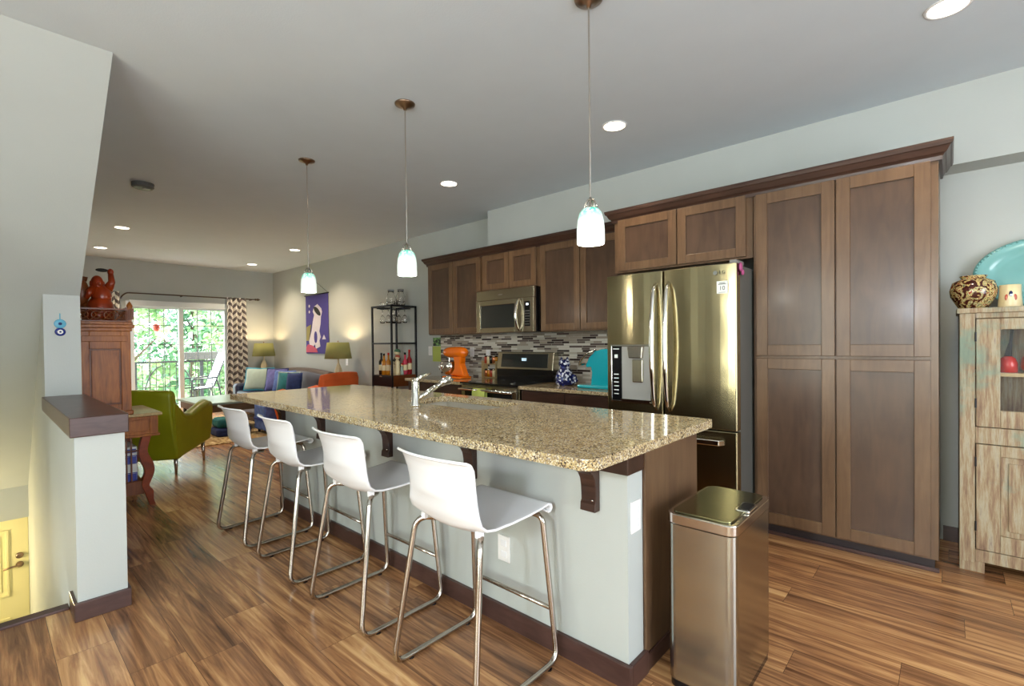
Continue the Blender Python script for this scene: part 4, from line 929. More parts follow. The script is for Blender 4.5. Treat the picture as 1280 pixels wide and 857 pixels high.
# ---------------------------------------------------------------- stand mixer
mx_ = thing('stand_mixer', 'bright orange stand mixer with chrome bowl on the back counter', 'mixer', (-4.27, 3.74, .86))
Z = .861; yx = 3.74
m = MB(); m.prism(rrect(-4.44, -4.10, yx-.11, yx+.11, .06), Z, Z+.025, 'z'); m.build('base', M['orange_paint'], mx_, bev=.01, seg=3)
m = MB(); m.prism([(-4.08, Z+.02), (-4.115, Z+.07), (-4.16, Z+.17), (-4.15, Z+.26), (-4.29, Z+.26), (-4.270, Z+.18), (-4.275, Z+.11), (-4.35, Z+.03)], yx-.045, yx+.045, 'y'); m.build('neck', M['orange_paint'], mx_, bev=.018, seg=3)
m = MB(); pr = [(0, -4.47), (.035, -4.465), (.058, -4.44), (.066, -4.38), (.070, -4.28), (.070, -4.20), (.062, -4.14), (.040, -4.105), (0, -4.095)]
vs = m.lathe([(r, h) for r, h in pr], (0, yx, Z+.30), 24, 'x', (1, .95)); m.build('head', M['orange_paint'], mx_, smooth=True)
m = MB(); m.lathe([(.03, -.012), (.03, 0), (0, 0)], (0, 0, 0), 12); m.bm.free(); m = MB(); m.lathe([(.028, -4.49), (.032, -4.465), (0, -4.46)], (0, yx, Z+.30), 18, 'x'); m.build('attachment_hub', M['bright_chrome'], mx_, smooth=True)
m = MB(); m.lathe([(.045, Z+.036), (.055, Z+.04), (.09, Z+.075), (.105, Z+.12), (.108, Z+.19), (.105, Z+.19), (.102, Z+.12), (.085, Z+.08), (0, Z+.05)], (-4.40, yx, 0), 28); m.tube([(-4.40, yx-.105, Z+.17), (-4.41, yx-.15, Z+.15), (-4.41, yx-.14, Z+.10), (-4.40, yx-.10, Z+.11)], .006, 8); m.build('bowl', M['bright_chrome'], mx_, smooth=True)
m = MB(); m.tube([(-4.40, yx, Z+.27), (-4.40, yx, Z+.12)], .012, 10); m.build('beater_shaft', M['chrome'], mx_)
# spice rack
sr = thing('spice_rack', 'small two-tier wooden rack beside the range', 'rack', (-3.95, 3.98, .86))
m = MB(); 
for z in (.865, 1.02): m.box(-4.06, -3.83, 3.94, 4.04, z, z+.008)
m.build('shelf', M['desk_top'], sr)
for x in (-4.06, -3.838): box1('side_panel', M['desk_top'], sr, x, x+.008, 3.94, 4.04, .861, 1.06)
k = 0
for z in (.8735, 1.0285):
    for i in range(5):
        cm = [M['copper'], M['amber'], M['terra'], M['cream'], M['darkbottle']][(i+k) % 5]
        nm = ['copper', 'amber', 'terracotta', 'cream', 'dark'][(i+k) % 5]
        x = -4.030+i*.0425
        t = thing('spice_jar', f'{nm} spice jar on the {"lower" if z < 1 else "upper"} tier of the spice rack', 'jar', (x, 3.985, z), 0, 'spice jars in the rack')
        m = MB(); m.lathe([(.018, z), (.019, z+.07), (.014, z+.078), (0, z+.078)], (x, 3.985, 0), 14); m.build('jar_body', cm, t, smooth=True)
        m = MB(); m.lathe([(.016, z+.076), (.016, z+.092), (0, z+.092)], (x, 3.985, 0), 14); m.build('lid', M['bright_chrome'] if i % 2 else M['black'], t, smooth=True)
    k += 2
# cat vase
cv = thing('cat_vase', 'blue and white cat-shaped ceramic vase beside the range', 'vase', (-2.70, 3.72, .86))
m = MB(); m.lathe([(.075, .861), (.088, .88), (.092, .92), (.080, .97), (.055, 1.01), (.042, 1.03), (.045, 1.04), (0, 1.04)], (-2.70, 3.72, 0), 24); m.build('body', M['catglaze'], cv, smooth=True)
m = MB(); m.ball((-2.705, 3.72, 1.06), .052, (1.1, 1, .9))
for s in (-1, 1): m.lathe([(.022, 1.085), (.013, 1.11), (0, 1.135)], (-2.705+s*.034, 3.72, 0), 10)
m.build('head', M['catglaze'], cv, smooth=True)
m = MB(); m.tube([(-2.62, 3.74, .88), (-2.585, 3.74, .91), (-2.60, 3.74, .95), (-2.63, 3.74, .96)], [.018, .018, .014, .01], 10); m.build('tail', M['catglaze'], cv, smooth=True)
# coffee maker
cm_ = thing('coffee_maker', 'turquoise pod coffee maker with silver lid lever beside the refrigerator', 'coffee maker', (-2.30, 3.62, .86))
def cmk(P, y0, y1, name, mat, par=cm_, bev=.012): m = MB(); m.prism(P, y0, y1, 'y'); return m.build(name, mat, par, bev=bev, seg=3)
cmk([(-2.45, .861), (-2.06, .861), (-2.06, .895), (-2.45, .89)], 3.55, 3.72, 'base', M['teal_paint'])
cmk([(-2.32, .885), (-2.08, .885), (-2.08, 1.17), (-2.12, 1.205), (-2.20, 1.205), (-2.27, 1.185), (-2.33, 1.13), (-2.365, 1.06), (-2.355, 1.045), (-2.31, 1.05), (-2.30, 1.00), (-2.31, .90)], 3.56, 3.71, 'body', M['teal_paint'])
m = MB(); [m.tube([(-2.42, yy, 1.07), (-2.39, yy, 1.12), (-2.34, yy, 1.165), (-2.25, yy, 1.20)], .011, 10) for yy in (3.548, 3.722)]; m.tube([(-2.42, 3.548, 1.07), (-2.42, 3.722, 1.07)], .011, 10); m.build('lid_lever', M['bright_chrome'], cm_, smooth=True)

# ================================================================ HUTCH
HX0, HX1, HY0, HY1 = .04, 1.14, 3.60, 4.03
hu = thing('hutch', 'distressed painted wooden hutch with glass upper doors beside the pantry', 'hutch', (.59, 3.8, 0))
m = MB(); m.box(HX0, HX0+.025, HY0+.02, HY1, .05, 1.42); m.box(HX1-.025, HX1, HY0+.02, HY1, .05, 1.42); m.box(HX0, HX1, HY1-.015, HY1, .05, 1.42); m.box(HX0+.025, HX1-.025, HY0+.02, HY1-.015, .06, .08); m.box(HX0+.025, HX1-.025, HY0+.02, HY1-.015, .735, .755)
m.build('body', M['rustic'], hu)
m = MB(); m.box(HX0-.012, HX1+.012, HY0-.012, HY1, 1.40, 1.428); m.build('top_board', M['rustic'], hu, bev=.004)
m = MB(); m.box(HX0, HX0+.062, HY0, HY0+.022, .05, 1.40); m.box(HX1-.062, HX1, HY0, HY0+.022, .05, 1.40); m.box(HX0+.062, HX1-.062, HY0, HY0+.022, 1.372, 1.40); m.box(HX0+.062, HX1-.062, HY0, HY0+.022, .70, .788); m.box(HX0+.062, HX1-.062, HY0, HY0+.022, .06, .125); m.build('face_frame', M['rustic'], hu, bev=.003)
for x in (HX0, HX1-.1): box1('foot', M['rustic'], hu, x, x+.10, HY0+.004, HY0+.06, 0, .06, bev=.003); box1('foot', M['rustic'], hu, x, x+.10, HY1-.06, HY1, 0, .06, bev=.003)
for k, (xa, xb) in enumerate(((HX0+.066, .588), (.592, HX1-.066))):
    for (za, zb, up) in ((.792, 1.368, 1), (.129, .696, 0)):
        m = MB(); f_ = .092; y = HY0-.004
        m.box(xa, xa+f_, y, y+.024, za, zb); m.box(xb-f_, xb, y, y+.024, za, zb); m.box(xa+f_, xb-f_, y, y+.024, zb-.058, zb); m.box(xa+f_, xb-f_, y, y+.024, za, za+.09)
        dd = m.build('door', M['rustic'], hu, bev=.003)
        if up: box1('pane', M['pane'], dd, xa+f_-.003, xb-f_+.003, y+.010, y+.014, za+.087, zb-.055)
        else:
            m = MB(); m.box(xa+f_, xb-f_, y+.010, y+.018, za+.09, zb-.058); m.box(xa+f_+.03, xb-f_-.03, y+.003, y+.012, za+.12, zb-.088); m.build('door_panel', M['rustic'], dd, bev=.004)
        m = MB(); m.ball((xb-.03 if k == 0 else xa+.03, y-.012, (za+zb)/2), .012); m.build('knob', M['blackmetal'], dd, smooth=True)
        for hz in (za+.10, zb-.12): m = MB(); m.tube([(xa-.002 if k == 0 else xb+.002, y-.003, hz), (xa-.002 if k == 0 else xb+.002, y-.003, hz+.05)], .004, 8); m.build('hinge', M['blackmetal'], dd)
box1('shelf', M['desk_top'], hu, HX0+.025, HX1-.025, HY0+.06, HY1-.015, 1.060, 1.078)
def pot(name, x, y, z, prof, mat, label, cat, extra=None):
    t = thing(name, label, cat, (x, y, z)); m = MB(); m.lathe([(r, z+h) for r, h in prof], (x, y, 0), 24); m.build('body', mat, t, smooth=True); return t
t = pot('table_bell', .235, 3.75, 1.0785, [(.04, 0), (.038, .05), (.03, .075), (.012, .09), (0, .09)], M['red'], 'red bell with a dark upright handle inside the hutch', 'bell')
m = MB(); m.tube([(.235, 3.75, 1.165), (.245, 3.75, 1.24), (.25, 3.75, 1.31)], [.016, .007, .007], 10); m.build('handle', M['blackmetal'], t, smooth=True)
pot('clay_pot', .345, 3.74, 1.0785, [(.05, 0), (.065, .03), (.060, .08), (.04, .105), (.046, .12), (.04, .12), (0, .10)], M['terra'], 'orange-brown clay pot inside the hutch beside the bell', 'pot')
pot('ginger_jar', .10, 3.80, 1.4285, [(.055, 0), (.065, .01), (.098, .075), (.102, .11), (.090, .155), (.058, .172), (.052, .176), (.060, .190), (.054, .190), (.046, .178), (0, .17)], M['vase'], 'squat painted vase with dark floral pattern on the hutch', 'vase')
t = pot('ceramic_mug', .245, 3.78, 1.4285, [(.048, 0), (.049, .004), (.044, .07), (.043, .125), (.040, .125), (.040, .01), (0, .008)], M['cream'], 'cream mug with a painted crest beside the painted vase', 'mug')
for (dx_, h, mt) in ((-.016, .055, M['terra']), (.0, .075, M['catglaze']), (.016, .055, M['terra'])):
    m = MB(); m.ball((.245+dx_, 3.735+abs(dx_)*.25, 1.4285+h), .010, (.8, .3, 1.8 if dx_ else 1.6), 10); m.build('painted_crest', mt, t, smooth=True)
# platter leaning on the wall
pl = thing('platter', 'large oval turquoise platter standing against the wall on the hutch', 'platter', (.36, 3.98, 1.43))
def platter():
    m = MB(); n = 64; cx, cz = .42, 1.637
    rings = [(0, 0, .012), (.20, .115, .012), (.225, .135, .016), (.245, .150, .004), (.300, .190, -.004), (.318, .203, -.002), (.318, .203, .004), (.24, .15, .018), (0, 0, .02)]
    V = []
    for (rx, rz, dy) in rings:
        V.append([m.bm.verts.new((cx+rx*math.cos(2*PI*k/n), 3.99+dy+(rz*math.sin(2*PI*k/n))*.14, cz+rz*math.sin(2*PI*k/n))) for k in range(n)])
    for a_, b_ in zip(V, V[1:]):
        for k in range(n):
            try: m.bm.faces.new([a_[k], a_[(k+1) % n], b_[(k+1) % n], b_[k]])
            except Exception: pass
    bmesh.ops.remove_doubles(m.bm, verts=m.bm.verts, dist=1e-5)
    o = m.build('dish', M['turq'], pl, smooth=True)
    m = MB()
    for k in range(72): a_ = 2*PI*k/72; m.ball((cx+.308*math.cos(a_), 3.985+.196*math.sin(a_)*.14, cz+.196*math.sin(a_)), .0065, n=8)
    m.build('beaded_rim', M['turq'], pl, smooth=True)
platter()
pot('glass_candlestick', .375, 3.76, 1.4285, [(.04, 0), (.04, .01), (.012, .03), (.018, .07), (.010, .10), (.016, .15), (.008, .2), (.022, .24), (.02, .25), (0, .245)], M['glass'], 'clear cut glass candlestick in front of the turquoise platter', 'candlestick')

# ================================================================ WALL ORNAMENT
ev = thing('evil_eye_ornament', 'blue glass eye charm of two discs on the wall above the low ledge', 'ornament', (-4.46, .366, 1.42))
def disc(y, z, r, mat, par, x=-4.459, t_=.010, nm='disc'): m = MB(); m.lathe([(r*.97, 0), (r, t_*.4), (r*.8, t_), (0, t_)], (x, y, z), 24, 'x'); return m.build(nm, mat, par, smooth=True)
d1 = disc(.366, 1.430, .031, M['lightblue'], ev); disc(.366, 1.430, .010, M['navy_fabric'], d1, -4.450, .003, 'pupil')
d2 = disc(.366, 1.375, .028, M['bluering'], ev); disc(.366, 1.375, .015, M['plate_white'], d2, -4.450, .003, 'iris'); disc(.366, 1.375, .006, M['bluering'], d2, -4.447, .003, 'pupil')
m = MB(); m.tube([(-4.456, .366, 1.46), (-4.456, .366, 1.50)], .003, 6); m.build('cord', M['lightblue'], ev)

# ================================================================ SECRETARY DESK
DX = -4.74; DB = -5.42
ds_ = thing('secretary_desk', 'antique carved cherry wood secretary desk against the stair wall', 'desk', (-5.2, .72, 0))
m = MB(); m.box(DB, DX+.01, .472, .985, .715, .740); m.build('desk_top', M['desk_top'], ds_, bev=.006)
m = MB(); m.box(DB+.02, DX, .475, .955, .575, .715); m.box(DX, DX+.012, .50, .56, .575, .715); m.box(DX, DX+.012, .90, .955, .575, .715); m.box(DX, DX+.012, .56, .90, .690, .715); m.box(DX, DX+.012, .56, .90, .575, .60); m.build('drawer_case', M['desk'], ds_, bev=.003)
m = MB(); m.box(DB+.01, DX+.018, .474, .965, .555, .575); m.build('case_molding', M['desk'], ds_, bev=.004)
# scroll legs (front and back on both sides)
def scroll_leg(x, y0, sgn, label=None):
    m = MB(); E_ = [(.555, .852, .912), (.50, .838, .897), (.43, .829, .887), (.353, .843, .918), (.30, .862, .929), (.256, .864, .926), (.205, .848, .909), (.16, .846, .894), (.114, .860, .920), (.05, .880, .920), (0, .893, .934)]
    L_ = E_; left = [(y0-.845+a_, z) for z, a_, b_ in E_]; right = [(y0-.845+b_, z) for z, a_, b_ in E_]
    n = len(L_)
    # smooth the outline
    def dens(P):
        o_ = []
        for i in range(len(P)-1):
            p0 = P[max(i-1, 0)]; p1 = P[i]; p2 = P[i+1]; p3 = P[min(i+2, len(P)-1)]
            for k in range(4):
                t = k/4; f = lambda a, b, c, d: .5*((2*b)+(-a+c)*t+(2*a-5*b+4*c-d)*t*t+(-a+3*b-3*c+d)*t**3)
                o_.append((f(p0[0], p1[0], p2[0], p3[0]), f(p0[1], p1[1], p2[1], p3[1])))
        return o_+[P[-1]]
    m.prism(dens(left)+dens(right)[::-1], x-.03, x+.03, 'x'); m.build('leg', M['legwood'], ds_, bev=.004)
scroll_leg(DX-.03, .845, 1); scroll_leg(DB+.06, .845, 1); scroll_leg(DX-.03, .49, 1); scroll_leg(DB+.06, .49, 1)
m = MB(); m.box(DB+.04, DX-.01, .48, .862, .10, .205); m.build('lower_shelf', M['desk_dark'], ds_, bev=.004)
m = MB()
for y in (.60, .66, .72, .755, .785): m.box(DX-.035, DX-.023, y-.005, y+.005, .205, .555)
m.box(DX-.035, DX-.023, .56, .838, .44, .452); m.build('side_lattice', M['desk_dark'], ds_)
for k in range(4):
    z = .2055+.068*k
    t = thing('book', ['thick blue and white book at the bottom of the pile in the desk', 'white book second from the bottom of the desk pile', 'blue book near the top of the desk pile', 'white and blue book on top of the desk pile'][k], 'book', (-4.95, .67, z), 0, 'books stored inside the desk base')
    box1('pages', M['paper'], t, -5.10, -4.80, .58, .822, z+.004, z+.060); m = MB(); m.box(-5.105, -4.795, .575, .826, z, z+.004); m.box(-5.105, -4.795, .575, .826, z+.060, z+.066); m.box(-5.105, -4.795, .822, .826, z+.004, z+.060)
    m.build('cover', M['blue_cover'] if k % 2 == 0 else M['paper'], t)
    m = MB(); m.box(-4.7945, -4.793, .58, .82, z+.02 if k % 2 else z+.004, z+.05 if k % 2 else z+.058); m.build('spine_band', M['blue_cover'] if k in (0, 3, 2) else M['paper'], t)
# upper hutch
m = MB(); m.box(DB+.05, DX-.012, .476, .790, .741, 1.39); m.build('upper_case', M['desk_dark'], ds_)
m = MB(); X = DX-.012
m.box(X, X+.016, .476, .545, .741, 1.39); m.box(X, X+.016, .73, .79, .741, 1.39); m.box(X, X+.016, .545, .73, 1.255, 1.39); m.box(X, X+.016, .545, .73, .741, .83); m.box(X+.016, X+.024, .50, .77, 1.31, 1.355); m.build('side_frame', M['desk'], ds_, bev=.004)
m = MB(); m.box(X+.001, X+.008, .555, .72, .84, 1.245); m.build('side_panel', M['desk'], ds_, bev=.004)
m = MB(); m.box(DB+.05, X+.024, .474, .800, .741, .775); m.build('plinth', M['desk'], ds_, bev=.006)
m = MB(); m.box(DB+.03, X+.020, .474, .800, 1.39, 1.415); m.box(DB+.02, X+.032, .474, .815, 1.415, 1.44); m.box(DB+.03, X+.022, .474, .805, 1.44, 1.462); m.build('cornice', M['desk'], ds_, bev=.004)
def gallery():
    m = MB(); y0, y1, z0, z1 = .478, .775, 1.462, 1.565
    m.box(X-.004, X+.008, y0, y1, z1-.012, z1); m.box(X-.004, X+.008, y0, y1, z0, z0+.010)
    for y in (y0, y1-.014): m.box(X-.005, X+.009, y, y+.014, z0, z1+.01)
    n = 4; wy = (y1-y0)/n
    for k in range(n):
        a_, b_ = y0+wy*k, y0+wy*(k+1); zz = (z0+z1)/2
        m.tube([(X+.002, a_, z0+.01), (X+.002, b_, z1-.012)], .005, 6); m.tube([(X+.002, b_, z0+.01), (X+.002, a_, z1-.012)], .005, 6)
        m.tube([(X+.002, (a_+b_)/2+.028*math.cos(t), zz+.028*math.sin(t)) for t in [2*PI*q/16 for q in range(16)]], .004, 6, closed=True)
    m.box(DB+.05, X-.004, y1-.012, y1, z1-.012, z1); m.box(DB+.05, X-.004, y1-.012, y1, z0, z0+.01)
    for k in range(16): xx = DB+.08+.056*k; m.box(xx, xx+.008, y1-.010, y1-.002, z0+.01, z1-.012)
    m.build('fretwork_gallery', M['desk_dark'], ds_)
gallery()
m = MB(); m.lathe([(.016, 1.565), (.020, 1.59), (.010, 1.61), (0, 1.625)], (X, .79, 0), 12); m.box(X-.012, X+.012, .777, .801, 1.462, 1.567); m.build('corner_finial', M['desk'], ds_, smooth=False)
# carved figurine
fg = thing('carved_figurine', 'glossy red-brown carved wooden figure with raised arm and sack on the desk', 'figurine', (-4.95, .64, 1.463))
fx = -4.90; B0 = 1.463
m = MB()
m.ball((fx, .655, B0+.10), .115, (1, 1.02, 1.0), 24); m.ball((fx, .665, B0+.20), .085, (.95, 1.05, 1.1), 24); m.ball((fx+.02, .63, B0+.05), .10, (1, 1.1, .6), 20); m.ball((fx+.03, .72, B0+.06), .07, (1.1, .8, .9), 16)
m.tube([(fx, .72, B0+.26), (fx, .755, B0+.32), (fx+.005, .745, B0+.385)], [.045, .032, .024], 12); m.ball((fx+.005, .745, B0+.395), .028)
m.tube([(fx, .60, B0+.26), (fx+.05, .555, B0+.22), (fx+.04, .535, B0+.18)], [.036, .028, .022], 12)
m.lathe([(.10, B0), (.12, B0+.015), (.11, B0+.03), (0, B0+.035)], (fx, .645, 0), 24)
bd = m.build('body', M['redwood'], fg, smooth=True)
m = MB(); m.ball((fx+.01, .63, B0+.305), .054, (1, 1, 1.05), 20); m.ball((fx+.062, .63, B0+.298), .012); m.ball((fx+.01, .575, B0+.295), .015, (1, .6, 1.6)); m.ball((fx+.01, .685, B0+.295), .015, (1, .6, 1.6)); m.ball((fx+.05, .63, B0+.275), .016, (.6, 1.4, .5)); m.build('head', M['redwood'], fg, smooth=True)
m = MB(); m.ball((fx-.02, .527, B0+.225), .068, (.8, .72, 1.55)); m.lathe([(.02, B0+.31), (.028, B0+.345), (0, B0+.35)], (fx-.02, .54, 0), 12); m.tube([(fx-.02, .54, B0+.16), (fx-.02, .56, B0+.05), (fx-.02, .57, B0)], [.03, .035, .045], 10); m.build('sack', M['desk_dark'], fg, smooth=True)
m = MB(); m.ball((fx+.01, .672, B0+.405), .05, (.25, 1.1, .28)); m.build('fan', M['bblack'], fg, smooth=True)
for o_ in fg.children:
    if o_.name.split('.')[0] in ('body', 'head', 'fan'):
        for v_ in o_.data.vertices: v_.co.x = .05+(v_.co.x-.05)*.8; v_.co.y = -.005+(v_.co.y-.015)*.72

# ================================================================ GREEN ARMCHAIR
def armchair(loc, rz, mat, pip, legm, label, name='armchair', legh=.15, w_=.74, backh=.84, scale=1):
    t = thing(name, label, 'armchair', loc, rz)
    # back: leaning slab with rolled top
    m = MB()
    prof = [(-.36, .155), (-.44, .60), (-.455, .80), (-.43, backh), (-.385, backh-.005), (-.36, .80), (-.30, .45), (-.26, .30), (-.28, .155)]
    hw = w_/2
    def bowed(y): return .04*(1-(y/hw)**2)
    ys = [-hw+2*hw*i/10 for i in range(11)]
    rows = [[m.bm.verts.new((x-bowed(y), y*(1.0 if z < .5 else .97), z+.02*(1-(y/hw)**2)*(1 if z > .7 else 0))) for x, z in prof] for y in ys]
    for a_, b_ in zip(rows, rows[1:]):
        for k in range(len(prof)): kk = (k+1) % len(prof); m.bm.faces.new([a_[k], a_[kk], b_[kk], b_[k]])
    m.bm.faces.new(rows[0]); m.bm.faces.new(rows[-1][::-1]); bk = m.build('backrest', mat, t, world=False, bev=.02, seg=3, smooth=False)
    if pip:
        m = MB(); m.tube([(-.437-bowed(y), y*.97, backh-.045+.02*(1-(y/hw)**2)) for y in ys], .008, 8); m.build('piping', pip, bk, world=False, smooth=True)
    # seat
    m = MB(); m.box(-.28, .32, -hw+.09, hw-.09, .20, .36); m.build('seat_base', mat, t, world=False, bev=.02)
    m = MB(); m.box(-.27, .34, -hw+.10, hw-.10, .36, .46); m.build('seat_cushion', mat, t, world=False, bev=.035, seg=4)
    for s in (-1, 1):
        y0, y1 = s*(hw-.10), s*hw
        P = [(-.37, .155), (-.42, .60), (-.41, .72), (-.33, .70), (-.26, .58), (-.16, .535), (-.02, .545), (.16, .59), (.33, .630), (.43, .605), (.42, .42), (.35, .225)]
        m = MB(); m.prism(P, min(y0, y1), max(y0, y1), 'y'); am = m.build('arm', mat, t, world=False, bev=.022, seg=3)
        pa = [(-.40, s*(hw-.05), .70), (-.30, s*(hw-.05), .63), (-.20, s*(hw-.05), .55), (-.05, s*(hw-.05), .535), (.14, s*(hw-.05), .585), (.30, s*(hw-.05), .622), (.42, s*(hw-.05), .60)]
        m = MB(); m.tube(pa, [.045, .05, .052, .052, .054, .056, .045], 14); m.build('arm_roll', mat, am, world=False, smooth=True)
    for (x, y) in ((-.30, -hw+.05), (-.30, hw-.05), (.27, -hw+.05), (.27, hw-.05)):
        m = MB(); m.tube([(x, y, legh+.06), (x*1.04, y*1.02, 0)], [.022, .011], 12); m.build('leg', legm, t, world=False, smooth=True)
    return t
armchair((-6.134, 1.215, 0), math.radians(141.7), M['green_leather'], M['yellow_piping'], M['chrome'], 'lime green leather armchair turned away beside the desk', w_=.76)
armchair((-6.50, 3.12, 0), math.radians(200), M['orange_fabric'], None, M['desk'], 'orange upholstered armchair behind the far end of the island', w_=.70, backh=.88)

# ================================================================ LIVING ROOM
tag(box1('rug', M['rug'], None, -9.3, -6.95, 1.45, 3.02, .0, .012, bev=.004), 'tan woven area rug under the coffee table', 'rug')
ct = thing('coffee_table', 'low coffee table with weathered grey top and brown wood apron', 'table', (-8.45, 2.5, .012))
m = MB(); m.box(-9.0, -7.77, 2.06, 2.98, .42, .45); m.build('tabletop', M['coffee_top'], ct, bev=.004)
m = MB(); m.box(-8.96, -7.81, 2.10, 2.94, .31, .42); m.build('apron', M['coffee_side'], ct, bev=.003)
for x in (-8.93, -7.88):
    for y in (2.13, 2.87): box1('leg', M['blackmetal'], ct, x, x+.04, y, y+.04, .012, .33)
m = MB(); m.box(-7.72, -7.40, 2.15, 2.60, .013, .13); tag(m.build('floor_cushion', M['navy_fabric'], bev=.04, seg=3), 'navy floor cushion at the bottom of the pair by the coffee table', 'cushion')
m = MB(); m.box(-7.71, -7.42, 2.17, 2.57, .131, .26); tag(m.build('floor_cushion', M['teal_fabric'], bev=.045, seg=3), 'teal floor cushion lying on the navy one by the coffee table', 'cushion')
ot = thing('ottoman', 'blue upholstered ottoman with a dark blue band beside the orange armchair', 'ottoman', (-7.3, 2.95, .012))
m = MB(); m.box(-7.50, -7.10, 2.66, 3.0, .06, .42); m.build('body', M['blue_fabric'], ot, bev=.03, seg=3); m = MB(); m.box(-7.505, -7.095, 2.655, 3.005, .20, .23); m.build('band', M['blue_cover'], ot)
for x in (-7.47, -7.14):
    for y in (2.70, 2.92): box1('leg', M['blackmetal'], ot, x, x+.03, y, y+.03, .012, .06)
# sofa along the north wall
sf = thing('sofa', 'long dark navy and brown leather sofa under the tapestry', 'sofa', (-8.6, 3.6, 0))
m = MB(); m.box(-9.70, -7.45, 3.10, 3.98, .10, .34); m.build('frame', M['sofa'], sf, bev=.03, seg=3)
for i in range(3): box1('seat_cushion', M['sofa'], sf, -9.50+.63*i, -8.88+.63*i, 3.08, 3.72, .34, .46, bev=.04, seg=3)
def backm():
    m = MB(); rows = []
    P = [(3.74, .34), (3.78, .78), (3.82, .83), (3.90, .84), (3.97, .80), (3.98, .34)]
    for i in range(21):
        u = i/20; x = -9.58+2.05*u; dz = .05*math.sin(PI*u)-.02
        rows.append([m.bm.verts.new((x, y, z+(dz if z > .5 else 0))) for y, z in P])
    for a_, b_ in zip(rows, rows[1:]):
        for k in range(6): kk = (k+1) % 6; m.bm.faces.new([a_[k], a_[kk], b_[kk], b_[k]])
    m.bm.faces.new(rows[0]); m.bm.faces.new(rows[-1][::-1]); m.build('backrest', M['sofab'], sf, bev=.03, seg=3)
backm()
for x in (-9.72, -7.58): box1('arm', M['sofa'], sf, x, x+.20, 3.08, 3.98, .10, .58, bev=.06, seg=4)
for x in (-9.65, -7.55):
    for y in (3.15, 3.90): m = MB(); m.lathe([(.025, 0), (.03, .10), (0, .10)], (x, y, 0), 12); m.build('leg', M['desk_dark'], sf)
def pillow(x, y, z, w_, h, rz, tilt, mat, label, trim=None):
    t = thing('throw_pillow', label, 'pillow', (x, y, z), rz)
    def mk(sc, th):
        m = MB()
        def f(s):
            def g(u, v):
                a_, b_ = 2*u-1, 2*v-1; p = (1-a_*a_)*(1-b_*b_); th_ = th*(max(p, 0)**.45)
                px = w_/2*a_*sc*(1-.06*(1-abs(b_))**1) ; pz = h/2*b_*sc*(1-.06*(1-abs(a_)))
                yy = s*th_
                return (px, yy*math.cos(tilt)+(pz+h/2)*math.sin(tilt), (pz+h/2)*math.cos(tilt)-yy*math.sin(tilt))
            return g
        m.grid(f(-1), 14, 14); m.grid(f(1), 14, 14); bmesh.ops.remove_doubles(m.bm, verts=m.bm.verts, dist=1e-4); return m
    c = mk(1, .07).build('cover', mat, t, world=False, smooth=True)
    if trim:
        m = MB(); P = [(-1, -1), (0, -.94), (1, -1), (.94, 0), (1, 1), (0, .94), (-1, 1), (-.94, 0)]
        m.tube([(w_/2*a_, (h/2*b_+h/2)*math.sin(tilt), (h/2*b_+h/2)*math.cos(tilt)) for a_, b_ in P], .012, 8, closed=True); m.build('trim', trim, c, world=False, smooth=True)
    return t
pillow(-9.12, 3.30, .47, .56, .40, .55, .22, M['sage_fabric'], 'pale sage pillow with bright cyan edging at the curtain end of the sofa', M['cyan_trim'])
pillow(-8.62, 3.40, .47, .42, .40, .5, .22, M['purple_fabric'], 'lilac striped pillow next to the sage one on the sofa', M['navy_fabric'])
pillow(-8.30, 3.40, .47, .42, .38, .5, .22, M['blue_fabric'], 'light blue pillow in the middle of the sofa')
pillow(-8.00, 3.34, .47, .40, .36, .5, .22, M['teal_fabric'], 'dark teal pillow with pale edging on the sofa', M['sage_fabric'])
pillow(-7.74, 3.33, .47, .28, .36, .5, .18, M['navy_fabric'], 'navy pillow at the orange chair end of the sofa')
# lamps on small side tables
def lamp(x, y, zt, label, e=10, tl='round dark side table under the lamp'):
    tb = thing('side_table', tl, 'table', (x, y, 0))
    m = MB(); m.lathe([(.22, zt-.03), (.22, zt), (0, zt)], (x, y, 0), 28); m.build('tabletop', M['desk_dark'], tb)
    m = MB(); m.lathe([(.14, 0), (.14, .02), (.025, .05), (.025, zt-.03), (0, zt-.03)], (x, y, 0), 20); m.build('pedestal', M['desk_dark'], tb, smooth=False)
    t = thing('table_lamp', label, 'lamp', (x, y, zt)); z = zt+.001
    m = MB(); m.lathe([(.07, z), (.07, z+.015), (.02, z+.03), (.05, z+.10), (.06, z+.16), (.03, z+.24), (.012, z+.28), (.012, z+.36), (0, z+.36)], (x, y, 0), 22); m.build('base', M['glass'] if False else M['cream'], t, smooth=True)
    m = MB(); m.lathe([(.205, z+.345), (.165, z+.60), (.163, z+.60), (.203, z+.345)], (x, y, 0), 36); m.build('lamp_shade', M['shade'], t, smooth=True)
    m = MB(); m.ball((x, y, z+.46), .03); m.build('bulb', M['lampglow'], t, smooth=True)
    m = MB(); m.tube([(x, y, z+.36), (x, y, z+.62)], .004, 6); m.lathe([(.012, z+.605), (.012, z+.62), (0, z+.63)], (x, y, 0), 10); m.tube([(x-.165, y, z+.598), (x+.165, y, z+.598)], .003, 6); m.build('harp', M['nickel'], t)
    l = bpy.data.lights.new('lamp_bulb', 'POINT'); l.energy = e; l.color = (1, .72, .40); l.shadow_soft_size = .04
    o = bpy.data.objects.new('lamp_bulb', l); COL.objects.link(o); o.location = (x, y, z+.53)
lamp(-7.12, 3.78, .70, 'table lamp with olive green shade beside the orange armchair', 16, 'round dark side table between sofa and orange armchair')
lamp(-9.97, 3.74, .71, 'table lamp with olive green shade in the corner by the curtain', 16, 'round dark side table in the corner by the curtain')
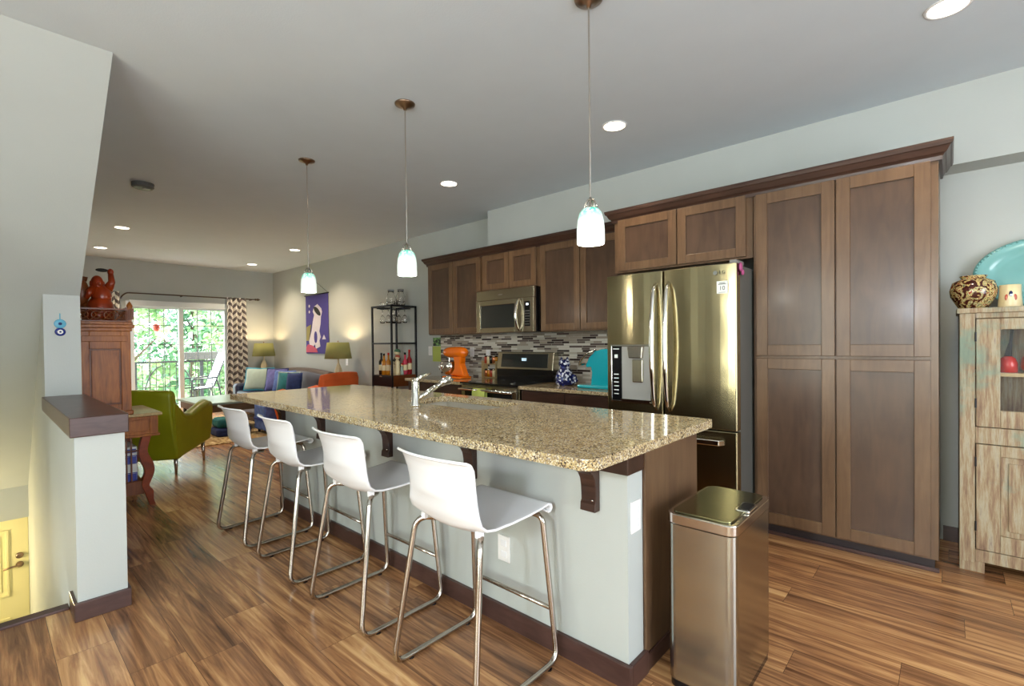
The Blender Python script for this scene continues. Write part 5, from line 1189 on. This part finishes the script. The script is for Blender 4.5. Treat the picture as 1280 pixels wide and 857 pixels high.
# tapestry
tp = thing('tapestry', 'purple hanging banner with abstract white figure and pink base', 'wall hanging', (-8.38, 4.05, 2.16))
m = MB(); m.grid(lambda u, v: (-8.80+.85*u, 4.050+.003*math.sin(u*7), 1.11+1.05*v), 16, 8); cl = m.build('cloth', M['banner'], tp, solid=.004)
m = MB(); m.tube([(-8.83, 4.045, 2.165), (-7.92, 4.045, 2.165)], .010, 8); m.build('rod', M['blackmetal'], tp, smooth=True)
m = MB(); m.tube([(-8.80, 4.05, 2.17), (-8.38, 4.055, 2.38), (-7.95, 4.05, 2.17)], .003, 6); m.build('cord', M['iron'], tp)
def ap(P, mat, y, nm): m = MB(); m.prism([(-8.80+.85*u, 1.11+1.05*v) for u, v in P], y-.0015, y+.001, 'y'); m.build(nm, mat, cl)
ap([(.40, .80), (.55, .84), (.72, .76), (.75, .70), (.70, .62), (.68, .50), (.62, .38), (.68, .28), (.62, .22), (.66, .12), (.45, .08), (.42, .16), (.34, .12), (.18, .12), (.15, .22), (.28, .40), (.34, .56), (.40, .66), (.34, .72)], M['bwhite'], 4.043, 'white_figure')
ap([(.54+.15*math.cos(a_), .72+.055*math.sin(a_)-.06*math.cos(a_)) for a_ in [2*PI*k/24 for k in range(24)]], M['bblack'], 4.0405, 'black_oval')
ap([(.46+.07*math.cos(a_), .28+.10*math.sin(a_)) for a_ in [2*PI*k/20 for k in range(20)]], M['banner'], 4.0405, 'purple_gap')
ap([(.02, .02), (.55, .02), (.50, .08), (.30, .14), (.10, .16), (.02, .10)], M['bpink'], 4.0395, 'pink_base')
ap([(.02, .22), (.14, .22), (.26, .50), (.04, .46)], M['bolive'], 4.043, 'olive_patch')
ap([(.18+.03*math.cos(a_), .82+.025*math.sin(a_)) for a_ in [2*PI*k/12 for k in range(12)]], M['bwhite'], 4.043, 'white_dot')
ap([(.18+.03*math.cos(a_), .72+.025*math.sin(a_)) for a_ in [2*PI*k/12 for k in range(12)]], M['bwhite'], 4.043, 'white_dot')
ap([(.74, .24), (.82, .32), (.90, .24)], M['bwhite'], 4.043, 'white_sail')
